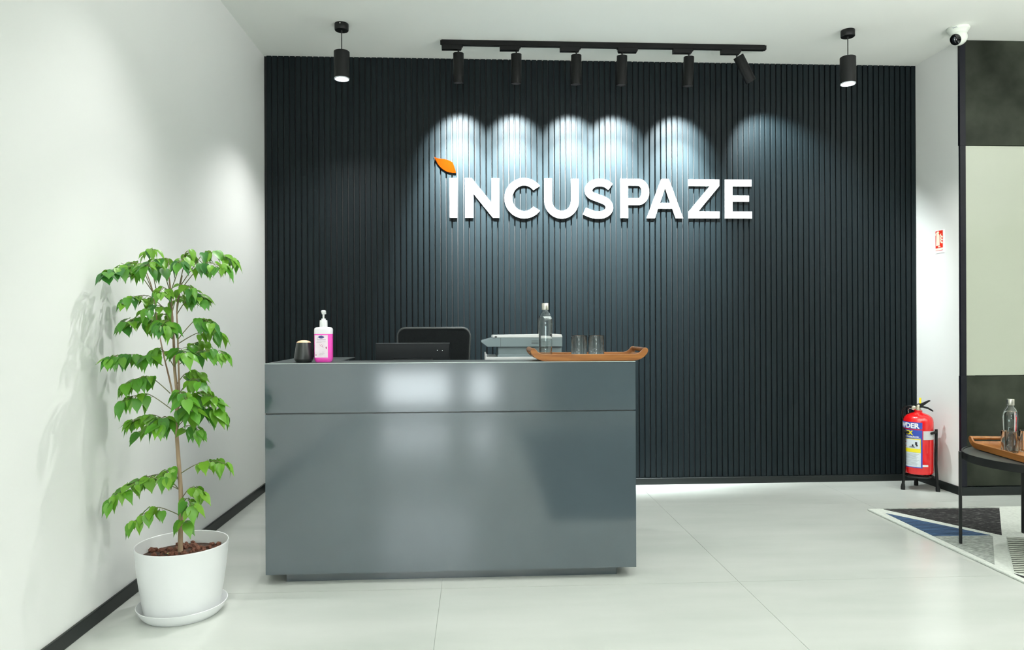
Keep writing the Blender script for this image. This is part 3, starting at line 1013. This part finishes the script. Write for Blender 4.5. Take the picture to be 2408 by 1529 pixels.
# ------------------------------------------------------------------ bottles and glasses
def make_bottle(loc, label):
    t = thing('glass_bottle', label, 'bottle', loc, 0, 'clear glass water bottles')
    H = 0.252
    out = [(0, 0), (0.029, 0), (0.0325, 0.003), (0.0335, 0.010), (0.0330, 0.05), (0.0335, 0.10), (0.0355, 0.145), (0.0365, 0.170), (0.0355, 0.190), (0.0320, 0.207), (0.0250, 0.223), (0.0180, 0.232), (0.0155, 0.238), (0.0152, H)]
    inn = [(0.0125, H), (0.0128, 0.238), (0.0155, 0.230), (0.0225, 0.2205), (0.0293, 0.205), (0.0328, 0.189), (0.0338, 0.170), (0.0329, 0.145), (0.0309, 0.10), (0.0304, 0.05), (0.0306, 0.014), (0.028, 0.009), (0, 0.0085)]
    lathe('bottle_glass', out + inn, M['glass'], t, 40)
    lathe('water', [(0, 0.0082), (0.0282, 0.0087), (0.0309, 0.0138), (0.0307, 0.05), (0.0312, 0.10), (0.0332, 0.145), (0.0341, 0.170), (0.0331, 0.189), (0.0296, 0.205), (0.0276, 0.2095), (0.0262, 0.2090), (0, 0.2088)], M['water'], t, 40)
    lathe('cap', [(0, 0.2425), (0.0182, 0.2425), (0.0186, 0.244), (0.0186, 0.2745), (0.0176, 0.276), (0, 0.276)], M['steel'], t, 28)
    return t


def make_glass(loc, label):
    t = thing('drinking_glass', label, 'glass', loc, 0, 'straight clear tumblers')
    h, r = 0.113, 0.0395
    bm = bmesh.new()
    bm_lathe(bm, [(0, 0), (r - 0.002, 0), (r, 0.003), (r, h - 0.001), (r - 0.0008, h), (r - 0.0016, h), (r - 0.0022, h - 0.001), (r - 0.0024, 0.012), (r - 0.006, 0.008), (0, 0.0075)], 36)
    obj('tumbler', bm, M['glass'], t)
    return t


ZT = 1.0606
b1 = make_bottle((0.352, 3.525, ZT), 'clear glass bottle with steel cap on the desk tray')
g1 = make_glass((0.520, 3.515, ZT), 'clear tumbler on the desk tray, the one nearer the bottle')
dup(g1, (0.607, 3.515, ZT), 0.4, 'clear tumbler on the desk tray, the one farther from the bottle')
ZT2 = 0.5353
dup(b1, (2.930, 3.722, ZT2), 0.3, 'clear glass bottle with steel cap on the side table tray')
dup(g1, (2.860, 3.640, ZT2), 0.2, 'clear tumbler in front of the bottle on the side table tray')
dup(g1, (2.972, 3.650, ZT2), 0.5, 'clear tumbler cut by the right picture edge on the side table tray')

# ------------------------------------------------------------------ things on the desk
df = thing('scent_diffuser', 'small black tapered diffuser with a pale wooden lid on the desk', 'diffuser', (-0.832, 3.482, 1.0502))
lathe('body', [(0, 0), (0.036, 0), (0.037, 0.002), (0.0455, 0.014), (0.0462, 0.018), (0.044, 0.038), (0.0355, 0.093), (0.0348, 0.096), (0, 0.096)], M['diffuser'], df, 40)
lathe('lid', [(0, 0.1075), (0.012, 0.1068), (0.024, 0.1035), (0.032, 0.0985), (0.0338, 0.0962), (0, 0.0962)], M['pale_wood'], df, 32)

sb = thing('sanitizer_bottle', 'pink hand sanitizer pump bottle with a white label', 'bottle', (-0.734, 3.470, 1.0502))


def rrect(w, dd, r, n=6):
    pts = []
    for (cx_, cy_, a) in ((w / 2 - r, dd / 2 - r, 0), (-w / 2 + r, dd / 2 - r, 90), (-w / 2 + r, -dd / 2 + r, 180), (w / 2 - r, -dd / 2 + r, 270)):
        for i in range(n + 1):
            pts.append((cx_ + r * math.cos(R(a + 90 * i / n)), cy_ + r * math.sin(R(a + 90 * i / n))))
    return pts


def loft(bm, secs):
    rings = [[bm.verts.new((p[0], p[1], z)) for p in rrect(w, dd, r)] for (w, dd, r, z) in secs]
    n = len(rings[0])
    for a, b in zip(rings, rings[1:]):
        for i in range(n):
            f = bm.faces.new((a[i], a[(i + 1) % n], b[(i + 1) % n], b[i]))
            f.smooth = True
    bm.faces.new(rings[0][::-1])
    bm.faces.new(rings[-1])


bm = bmesh.new()
loft(bm, [(0.070, 0.040, 0.018, 0.0), (0.074, 0.044, 0.019, 0.002), (0.084, 0.050, 0.020, 0.010), (0.0875, 0.052, 0.020, 0.020), (0.0875, 0.052, 0.020, 0.137)])
obj('gel', bm, M['pink'], sb)
bm = bmesh.new()
loft(bm, [(0.0875, 0.052, 0.020, 0.1372), (0.0875, 0.052, 0.020, 0.158), (0.083, 0.050, 0.020, 0.165), (0.070, 0.044, 0.020, 0.1695), (0.042, 0.038, 0.0185, 0.171)])
obj('bottle_shoulder', bm, M['frosted'], sb)
lathe('collar', [(0, 0.170), (0.0185, 0.170), (0.0185, 0.1945), (0.0175, 0.204), (0.010, 0.205), (0.010, 0.212), (0, 0.212)], M['white_plastic'], sb, 28)
bm = bmesh.new()
bm_lathe(bm, [(0, 0.211), (0.0045, 0.211), (0.0045, 0.232), (0.008, 0.233), (0.0095, 0.240), (0.012, 0.244), (0.0115, 0.250), (0.006, 0.2525), (0, 0.2525)], 20)
bm_tube(bm, [(0, 0, 0.2455), (0, 0.022, 0.2465), (0, 0.036, 0.243), (0, 0.041, 0.236)], [0.006, 0.0055, 0.005, 0.0045], 10)
obj('pump', bm, M['white_plastic'], sb)
lb = box('label', -0.037, 0.025, -0.0266, -0.0258, 0.024, 0.132, M['label_white'], sb)
yy = -0.0268
bm = bmesh.new()
bm_prism(bm, [(-0.006 + 0.014 * math.cos(2 * PI * i / 20), 0.122 + 0.0062 * math.sin(2 * PI * i / 20)) for i in range(20)], lambda u, v, w: Vector((u, yy + w, v)), 0.0006)
obj('emblem', bm, M['label_navy'], lb)
bm = bmesh.new()
bm_tube(bm, [(-0.026, yy, 0.112), (-0.024, yy, 0.120), (-0.016, yy, 0.127), (-0.002, yy, 0.1295)], 0.0006, 6)
bm_box(bm, -0.026, 0.016, yy, yy + 0.0004, 0.1080, 0.1094)
obj('swoosh', bm, M['label_navy'], lb)
bm = bmesh.new()
for (x0, x1, z) in ((-0.028, 0.016, 0.099), (-0.030, -0.004, 0.0955), (-0.003, 0.008, 0.0495), (-0.014, 0.010, 0.042), (-0.018, 0.004, 0.036)):
    bm_box(bm, x0, x1, yy, yy + 0.0004, z, z + 0.0013)
obj('print_lines', bm, M['label_grey'], lb)
bm = bmesh.new()
bm_tube(bm, [(-0.014, yy, 0.086), (-0.008, yy, 0.080), (-0.003, yy, 0.078), (0.004, yy, 0.072)], 0.0008, 6)
bm_tube(bm, [(-0.006, yy, 0.088), (0.000, yy, 0.082), (0.001, yy, 0.076)], 0.0008, 6)
bm_prism(bm, [(0.014, 0.074), (0.021, 0.076), (0.021, 0.064), (0.016, 0.066)], lambda u, v, w: Vector((u, yy + w, v)), 0.0004)
bm_prism(bm, [(-0.031 + 0.003 * math.cos(i), 0.036 + 0.003 * math.sin(i)) for i in range(6)], lambda u, v, w: Vector((u, yy + w, v)), 0.0004)
obj('hand_drawing', bm, M['label_red'], lb)

# monitor, seen from the back
mo = thing('monitor', 'black computer monitor behind the counter, seen from its back', 'monitor', (-0.338, 3.86, 0.760))
bm = bmesh.new()
bm_box(bm, -0.200, 0.200, 0.0, 0.022, 0.115, 0.371)
obj('shell', bm, M['screen_black'], mo, 0.004, 2)
box('top_highlight', -0.199, 0.199, 0.001, 0.020, 0.3705, 0.3722, M['monitor_highlight'], mo)  # painted grey strip for overhead light catching the top edge
box('screen', -0.193, 0.193, 0.0222, 0.0235, 0.125, 0.365, M['camera_lens'], mo)
bm = bmesh.new()
bm_box(bm, -0.11, 0.11, -0.022, 0.0, 0.14, 0.29)
obj('rear_housing', bm, M['screen_black'], mo, 0.008, 2)
box('stand_neck', -0.03, 0.03, -0.045, -0.022, 0.008, 0.22, M['screen_black'], mo, 0.003, 1)
box('stand_foot', -0.12, 0.12, -0.10, 0.08, 0.0, 0.010, M['screen_black'], mo, 0.003, 1)
for (sx_, sz_) in ((0.133, 0.332), (0.160, 0.330)):
    lathe('screw', [(0, 0), (0.0022, 0), (0.0022, -0.001), (0, -0.001)], M['screw'], mo, 8, Matrix.Translation((sx_, -0.0002, sz_)) @ Matrix.Rotation(R(90), 4, 'X'))

# printer
pr = thing('printer', 'grey office printer with a white lid behind the counter', 'printer', (0.255, 3.80, 0.760))
bm = bmesh.new()
bm_box(bm, -0.135, 0.215, 0.0, 0.36, 0.012, 0.310)
obj('body', bm, M['printer_grey'], pr, 0.004, 2)
bm = bmesh.new()
bm_prism(bm, [(-0.190, 0.350), (-0.222, 0.376), (-0.218, 0.381), (-0.150, 0.400), (0.215, 0.400), (0.215, 0.350)], lambda u, v, w: Vector((u, w - 0.012, v)), 0.384)
obj('scanner_unit', bm, M['printer_grey'], pr, 0.002, 1)
bm = bmesh.new()
bm_prism(bm, [(-0.160, 0.400), (-0.157, 0.412), (0.212, 0.416), (0.216, 0.400)], lambda u, v, w: Vector((u, w - 0.013, v)), 0.386)
obj('lid', bm, M['white_plastic'], pr, 0.0015, 1)
box('hinge', -0.150, -0.138, -0.0145, -0.012, 0.401, 0.408, M['printer_dark'], pr)
box('slot_gap', -0.13, 0.213, 0.004, 0.35, 0.309, 0.352, M['printer_grey'], pr)
box('seam', 0.055, 0.2155, -0.0002, 0.02, 0.3085, 0.3105, M['printer_dark'], pr)
box('seam', -0.1185, -0.1172, -0.0132, -0.01, 0.352, 0.398, M['printer_dark'], pr)
bm = bmesh.new()
bm_box(bm, -0.196, 0.11, -0.014, 0.36, 0.262, 0.296)
bm_box(bm, -0.200, -0.192, -0.014, 0.36, 0.262, 0.312)
obj('paper_tray', bm, M['white_plastic'], pr, 0.003, 2)
for i in range(3):
    for (x0, x1) in ((0.048, 0.086), (0.124, 0.160)):
        box('vent', x0, x1, -0.0126, -0.011, 0.366 + i * 0.0075, 0.368 + i * 0.0075, M['printer_dark'], pr)

# chair
ch = thing('office_chair', 'black office chair with a rounded backrest behind the monitor', 'chair', (-0.268, 4.42, 0.0))
outl = []
for (cx_, cz_, a) in ((0.185, 1.162, 0), (-0.185, 1.162, 90), (-0.165, 0.66, 180), (0.165, 0.66, 270)):
    for i in range(7):
        outl.append((cx_ + 0.048 * math.cos(R(a + 15 * i)), cz_ + 0.048 * math.sin(R(a + 15 * i))))
bm = bmesh.new()
bm_prism(bm, [(p[0] * 0.985, 0.911 + (p[1] - 0.911) * 0.985) for p in outl], lambda u, v, w: Vector((u, w + 0.18 + 0.35 * u * u, v)), 0.030)
obj('backrest', bm, M['chair_mesh'], ch)
fr_pts = [Vector((p[0], 0.20 + 0.35 * p[0] * p[0], p[1])) for p in outl]
tube('back_frame', fr_pts + [fr_pts[0]], 0.009, M['chair_frame'], ch, 8)
bm = bmesh.new()
bm_box(bm, -0.24, 0.24, -0.30, 0.16, 0.44, 0.50)
obj('seat', bm, M['chair_mesh'], ch, 0.02, 3)
tube('back_bar', [(0, 0.0, 0.43), (0, 0.20, 0.45), (0, 0.225, 0.60), (0, 0.215, 0.75)], 0.018, M['chair_frame'], ch, 8)
lathe('gas_column', [(0, 0.10), (0.026, 0.10), (0.026, 0.28), (0.018, 0.28), (0.018, 0.44), (0, 0.44)], M['black'], ch, 16)
for k in range(5):
    a = R(72 * k + 18)
    c_, s_ = math.cos(a), math.sin(a)
    lg = tube('base_leg', [(0, 0, 0.115), (0.16 * c_, 0.16 * s_, 0.095), (0.29 * c_, 0.29 * s_, 0.066)], [0.024, 0.018, 0.014], M['black'], ch, 8)
    lathe('caster', [(0, -0.018), (0.024, -0.018), (0.027, -0.012), (0.027, 0.012), (0.024, 0.018), (0, 0.018)], M['black'], lg, 16,
          Matrix.Translation((0.29 * c_, 0.29 * s_, 0.027)) @ Matrix.Rotation(a, 4, 'Z') @ Matrix.Rotation(R(90), 4, 'X'))
for sgn in (-1, 1):
    tube('armrest', [(sgn * 0.235, -0.02, 0.46), (sgn * 0.285, -0.02, 0.47), (sgn * 0.29, -0.02, 0.66), (sgn * 0.285, -0.15, 0.68), (sgn * 0.285, 0.08, 0.68)], 0.014, M['black'], ch, 8)

# ------------------------------------------------------------------ rug
rg = thing('rug', 'patterned rug with black, blue and grey triangles on ivory', 'rug', (0, 0, 0))
box('rug_base', 2.572, 4.6, 2.2, 4.515, 0.0, 0.0115, M['rug_white'], rg, 0.004, 2)


def patch(pts, m, label, h=0.0135):
    bm = bmesh.new()
    bm_prism(bm, pts, lambda u, v, w: Vector((u, v, 0.009 + w)), h - 0.009)
    o = obj('patch', bm, m, rg)
    o['label'] = label


patch([(2.668, 4.490), (3.010, 3.893), (3.440, 4.470)], M['rug_black'], 'black triangular rug patch with pale flecks')
patch([(2.625, 4.395), (2.612, 3.906), (2.945, 3.898)], M['rug_blue'], 'blue ribbed triangular rug patch')
patch([(2.612, 3.898), (2.606, 3.420), (2.940, 3.872), (2.942, 3.890)], M['rug_grey'], 'grey triangular rug patch')
patch([(3.012, 3.860), (2.622, 3.310), (2.90, 2.80), (3.42, 3.745)], M['rug_stripe'], 'dark and ivory striped rug patch')
patch([(2.604, 3.290), (2.604, 2.70), (2.872, 2.80)], M['rug_black'], 'black triangular rug patch near the front edge')
patch([(2.66, 4.512), (2.70, 4.496), (3.40, 4.478), (3.46, 4.490), (3.30, 4.512)], M['rug_grey'], 'thin grey rug patch along the far edge')
patch([(3.62, 4.49), (3.70, 4.20), (4.30, 4.47)], M['rug_blue'], 'blue rug patch beyond the side table')
patch([(3.52, 4.05), (3.46, 3.70), (4.3, 3.3), (4.4, 4.1)], M['rug_grey'], 'grey rug patch beyond the side table')

# ------------------------------------------------------------------ potted plant
PX, PY = -1.256, 3.095
pl = thing('potted_plant', 'tall potted plant with tiers of drooping glossy leaves', 'plant', (PX, PY, 0.0))
lathe('saucer', [(0, 0.0), (0.148, 0.0), (0.152, 0.003), (0.166, 0.018), (0.179, 0.044), (0.1805, 0.048), (0.178, 0.049), (0.175, 0.046), (0.163, 0.022), (0.150, 0.010), (0, 0.010)], M['pot'], pl, 56)
lathe('pot', [(0, 0.0105), (0.143, 0.0105), (0.148, 0.014), (0.156, 0.060), (0.168, 0.135), (0.178, 0.215), (0.1845, 0.294), (0.1855, 0.298), (0.1845, 0.3005), (0.1815, 0.299), (0.1805, 0.292), (0.174, 0.215), (0.168, 0.18), (0, 0.18)], M['pot'], pl, 64)
bm = bmesh.new()
bm_lathe(bm, [(0, 0.262), (0.03, 0.260), (0.09, 0.252), (0.14, 0.247), (0.1755, 0.245), (0.174, 0.215), (0, 0.215)], 40)
obj('soil', bm, M['soil'], pl)
peb = []
for k in range(3):
    bm = bmesh.new()
    bmesh.ops.create_icosphere(bm, subdivisions=1, radius=1.0)
    for v in bm.verts:
        v.co *= rnd.uniform(0.85, 1.12)
    for f in bm.faces:
        f.smooth = True
    peb.append(mesh_of(bm, 'clay_pebble', M['pebble']))
for k in range(130):
    rr = 0.166 * math.sqrt(rnd.uniform(0.03, 1))
    a = rnd.uniform(0, 2 * PI)
    o = link('clay_pebble', peb[k % 3], pl, (rr * math.cos(a), rr * math.sin(a), 0.261 - 0.10 * rr + rnd.uniform(0.0, 0.008)))
    s_ = rnd.uniform(0.008, 0.0155)
    o.scale = (s_, s_ * rnd.uniform(0.8, 1.2), s_ * 0.85)
    o.rotation_euler = (rnd.uniform(0, 3), rnd.uniform(0, 3), rnd.uniform(0, 3))

U = 0.001838        # metres for a step of one layout unit


def pt(a, b, dy=0.0):
    if a < 335:
        dy -= (335 - a) * 0.0015
    k = 1 + dy / 3.095
    return Vector(((a - 430) * U * k - 0.406 * dy, dy, 1.22 + (0.268 + (1290 - b) * U - 1.22) * k))


def poly(pts, n=4):
    P_ = [Vector(p) for p in pts]
    out = []
    for i in range(len(P_) - 1):
        p0, p1, p2, p3 = P_[max(i - 1, 0)], P_[i], P_[i + 1], P_[min(i + 2, len(P_) - 1)]
        for k in range(n):
            t = k / n
            out.append(0.5 * ((2 * p1) + (p2 - p0) * t + (2 * p0 - 5 * p1 + 4 * p2 - p3) * t * t + (3 * p1 - p0 - 3 * p2 + p3) * t ** 3))
    out.append(P_[-1])
    return out


def taper(n, a, b):
    return [a + (b - a) * i / (n - 1) for i in range(n)]


st_main = poly([pt(425, 1302), pt(426, 1240), pt(427, 1160), pt(422, 1080), pt(418, 1010), pt(420, 940), pt(414, 870), pt(412, 800), pt(408, 730), pt(405, 680), pt(400, 640)])
tube('stem', st_main, taper(len(st_main), 0.0105, 0.0028), M['bark'], pl, 10)
st_b = poly([pt(419, 985), pt(424, 930, -0.01), pt(423, 860, -0.012), pt(421, 780, -0.012), pt(420, 720, -0.01), pt(432, 650, -0.01)])
tube('stem', st_b, taper(len(st_b), 0.005, 0.0025), M['bark'], pl, 8)
st_c = poly([pt(419, 975), pt(404, 900, 0.012), pt(388, 830, 0.015), pt(375, 760, 0.015), pt(366, 690, 0.012), pt(350, 640, 0.01)])
tube('stem', st_c, taper(len(st_c), 0.0042, 0.002), M['bark'], pl, 8)

# leaf meshes: heart-shaped blade folded along the midrib, bent down, with a drip tip
def leaf_mesh(bend, fold, wid):
    bm = bmesh.new()
    prof = [(0.0, 0.0), (0.04, 0.20), (0.16, 0.42), (0.34, 0.50), (0.54, 0.42), (0.72, 0.24), (0.85, 0.09), (1.0, 0.0)]
    L_, C_, R_ = [], [], []
    for (t, w) in prof:
        xx = (t - 0.04 * math.sin(t * PI)) if t > 0 else 0
        z = -bend * t * t
        hw = w * wid
        C_.append(bm.verts.new((xx, 0, z)))
        lift = fold * hw
        back = -0.10 * (1 if 0 < t < 0.2 else 0)
        if w > 0:
            L_.append(bm.verts.new((xx + back * 0.6, hw, z + lift - 0.5 * bend * hw * hw)))
            R_.append(bm.verts.new((xx + back * 0.6, -hw, z + lift - 0.5 * bend * hw * hw)))
        else:
            L_.append(None)
            R_.append(None)
    for i in range(len(prof) - 1):
        for S_, flip in ((L_, False), (R_, True)):
            vs = [C_[i], C_[i + 1], S_[i + 1], S_[i]]
            vs = [v for v in vs if v is not None]
            if len(vs) >= 3:
                f = bm.faces.new(vs if not flip else vs[::-1])
                f.smooth = True
    me = bpy.data.meshes.new('leaf')
    bm.to_mesh(me)
    bm.free()
    me.materials.append(M['leaf'])
    return me


leaf_ms = [leaf_mesh(0.22, 0.30, 0.62), leaf_mesh(0.38, 0.38, 0.58), leaf_mesh(0.12, 0.22, 0.68), leaf_mesh(0.52, 0.45, 0.56)]
LEAVES = []


def add_leaf(p, d, size, face):
    """p base, d direction of the blade, face the way its upper side looks"""
    d = d.normalized()
    z = (face - d * face.dot(d))
    if z.length < 1e-3:
        z = Vector((0, -1, 0.2))
        z = z - d * z.dot(d)
    z.normalize()
    y = z.cross(d)
    m3 = Matrix((d, y, z)).transposed()
    p = Vector(p)
    low = min(p.x, (p + d * size).x - 0.3 * size * abs(z.y))
    lim = XL + 0.022 - PX
    if low < lim:
        p.x += lim - low
    mt = Matrix.Translation(p) @ m3.to_4x4() @ Matrix.Diagonal((size, size * rnd.uniform(0.9, 1.1), size, 1))
    show = size * (1.0 - 1.2 * p.y) * (0.6 + 0.4 * abs(z.y))
    LEAVES.append((show, rnd.randrange(4), mt))


def branch(base, mid, tip, n, size=0.068, base_r=0.0022, tipleaf=True):
    """base, mid, tip are points; leaves hang in pairs along the outer three quarters"""
    pts = poly([base, base.lerp(mid, 0.55) + Vector((0, 0, 0.006)), mid, mid.lerp(tip, 0.55) + Vector((0, 0, 0.008)), tip], 3)
    bm = bmesh.new()
    bm_tube(bm, pts, taper(len(pts), base_r, 0.0009), 5)
    m_ = len(pts) - 1
    n = int(n * 1.9 + 0.5)
    for k in range(n):
        t = 0.34 + 0.66 * (k + 0.5) / n
        f = t * m_
        i = min(int(f), m_ - 1)
        p = pts[i].lerp(pts[i + 1], f - i)
        tan = (pts[i + 1] - pts[i]).normalized()
        side = -1 if k % 2 else 1
        hor = Vector((tan.x, tan.y, 0))
        hor = hor.normalized() if hor.length > 1e-4 else Vector((1, 0, 0))
        ang = side * R(rnd.uniform(20, 95))
        hd = Vector((hor.x * math.cos(ang) - hor.y * math.sin(ang), hor.x * math.sin(ang) + hor.y * math.cos(ang), 0))
        droop = rnd.uniform(0.25, 1.7)
        dd = (hd + Vector((0, 0, -droop))).normalized()
        pet = p + hd * rnd.uniform(0.006, 0.020) + Vector((0, 0, rnd.uniform(-0.016, 0.007)))
        bm_tube(bm, [p, (p + pet) / 2 + Vector((0, 0, 0.002)), pet], 0.0008, 4)
        face = hd * 0.9 + Vector((0, -0.25, 0.75)) + Vector((rnd.uniform(-.25, .25), rnd.uniform(-.25, .25), 0))
        add_leaf(pet, dd, size * rnd.uniform(0.66, 1.12), face)
    if tipleaf:
        tan = (pts[-1] - pts[-2]).normalized()
        dd = (Vector((tan.x, tan.y, 0)) + Vector((0, 0, -rnd.uniform(0.5, 1.0)))).normalized()
        add_leaf(pts[-1], dd, size * rnd.uniform(0.95, 1.15), Vector((tan.x, tan.y, 0)) + Vector((0, -0.3, 0.9)))
    obj('branch', bm, M['twig'], pl)


B = branch
# top tier
B(pt(366, 690, .012), pt(320, 628, -.02), pt(258, 645, -.03), 12, 0.066)
B(pt(366, 690, .012), pt(335, 622, .06), pt(290, 630, .10), 8, 0.062)
B(pt(372, 680, .012), pt(355, 595, -.02), pt(362, 592, -.07), 6, 0.050)
B(pt(405, 690), pt(380, 615, -.04), pt(350, 630, -.12), 8, 0.064)
B(pt(424, 680, -.01), pt(440, 612, -.05), pt(425, 622, -.13), 8, 0.064)
B(pt(424, 680, -.01), pt(485, 596, .02), pt(548, 615, .04), 9, 0.062)
B(pt(424, 690, -.01), pt(480, 622, -.03), pt(530, 632, -.05), 10, 0.064)
B(pt(405, 690), pt(440, 596, .04), pt(455, 604, .08), 6, 0.056)
B(pt(405, 690), pt(400, 612, .06), pt(375, 618, .13), 6, 0.060)
# second tier
B(pt(408, 745), pt(355, 697, -.01), pt(300, 708, -.03), 10, 0.056)
B(pt(420, 740, -.01), pt(452, 695, -.02), pt(478, 705, -.05), 9, 0.058)
B(pt(408, 735), pt(395, 680, -.05), pt(380, 690, -.11), 7, 0.052)
B(pt(420, 735, -.01), pt(430, 676, -.03), pt(455, 680, -.08), 7, 0.050)
B(pt(408, 745), pt(380, 720, -.06), pt(352, 728, -.12), 5, 0.060)
B(pt(408, 740), pt(420, 700, .06), pt(440, 705, .12), 5, 0.056)
# third tier
B(pt(411, 800), pt(350, 748, -.02), pt(298, 762, -.03), 10, 0.064)
B(pt(421, 800, -.01), pt(465, 752, -.02), pt(500, 762, -.02), 8, 0.066)
B(pt(411, 800), pt(400, 755, -.08), pt(385, 770, -.16), 8, 0.068)
B(pt(421, 810, -.01), pt(480, 780, .03), pt(518, 786, .05), 7, 0.062)
B(pt(411, 790), pt(395, 742, .05), pt(360, 752, .12), 5, 0.062)
# fourth tier
B(pt(388, 860, .01), pt(330, 835, -.02), pt(268, 840, -.03), 10, 0.066)
B(pt(421, 860, -.01), pt(478, 825, -.01), pt(528, 834, -.02), 8, 0.068)
B(pt(414, 865), pt(420, 820, -.07), pt(438, 832, -.14), 6, 0.076)
B(pt(414, 865), pt(385, 822, -.05), pt(358, 836, -.10), 6, 0.068)
B(pt(414, 860), pt(452, 812, .05), pt(486, 806, .09), 5, 0.064)
# fifth tier
B(pt(404, 925), pt(355, 885, -.02), pt(302, 903, -.04), 9, 0.066)
B(pt(421, 930), pt(452, 892, -.04), pt(472, 902, -.08), 7, 0.066)
B(pt(415, 910), pt(440, 878, .02), pt(470, 880, .03), 5, 0.058)
# sixth tier
B(pt(410, 965), pt(350, 925, -.03), pt(295, 943, -.05), 8, 0.066)
B(pt(420, 960), pt(470, 922, -.02), pt(508, 940, -.04), 9, 0.072)
B(pt(420, 960), pt(425, 920, -.09), pt(440, 940, -.17), 7, 0.072)
# seventh tier
B(pt(418, 1010), pt(368, 975, -.03), pt(318, 990, -.05), 9, 0.066)
B(pt(418, 1005), pt(470, 955, -.02), pt(515, 968, -.03), 9, 0.080)
B(pt(418, 1010), pt(392, 978, -.08), pt(378, 1000, -.15), 8, 0.074)
B(pt(419, 1015), pt(445, 1000, -.03), pt(468, 1012, -.05), 4, 0.062)
B(pt(418, 1010), pt(365, 1000, .03), pt(330, 1015, .05), 4, 0.062)
B(pt(418, 1000), pt(430, 955, -.06), pt(455, 968, -.12), 6, 0.070)
# lower tiers
B(pt(422, 1115), pt(478, 1086, -.02), pt(530, 1090, -.02), 7, 0.066)
B(pt(424, 1150), pt(350, 1118, -.03), pt(268, 1172, -.05), 13, 0.066)
B(pt(424, 1150), pt(385, 1112, .03), pt(320, 1132, .07), 7, 0.062)
B(pt(423, 1130), pt(405, 1100, -.05), pt(390, 1120, -.11), 5, 0.062)
B(pt(426, 1175), pt(450, 1145, -.02), pt(474, 1158, -.04), 6, 0.062)
B(pt(426, 1210), pt(370, 1190, -.05), pt(315, 1228, -.08), 9, 0.066)
B(pt(426, 1200), pt(440, 1170, -.05), pt(450, 1190, -.11), 5, 0.070)
B(pt(426, 1240), pt(430, 1222, -.04), pt(440, 1228, -.08), 2, 0.070)
bm = bmesh.new()
dl = link('fallen_leaf', leaf_ms[2].copy(), pl)
dl.data.materials.clear()
dl.data.materials.append(M['dead_leaf'])
dl.location = (-0.045, -0.045, 0.268)
dl.scale = (0.035, 0.035, 0.035)
dl['label'] = 'pale dry leaf on the pebbles'
# the 300 leaves that show largest are parts, the rest are one part
LEAVES.sort(key=lambda r_: -r_[0])
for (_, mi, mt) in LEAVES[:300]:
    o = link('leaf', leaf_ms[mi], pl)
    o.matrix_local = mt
bm = bmesh.new()
for (_, mi, mt) in LEAVES[300:]:
    n0 = len(bm.verts)
    bm.from_mesh(leaf_ms[mi])
    bm.verts.ensure_lookup_table()
    for v in bm.verts[n0:]:
        v.co = mt @ v.co
me = bpy.data.meshes.new('small_leaves')
bm.to_mesh(me)
bm.free()
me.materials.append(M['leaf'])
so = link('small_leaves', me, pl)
so['kind'] = 'stuff'
print('LEAVES', len(LEAVES))
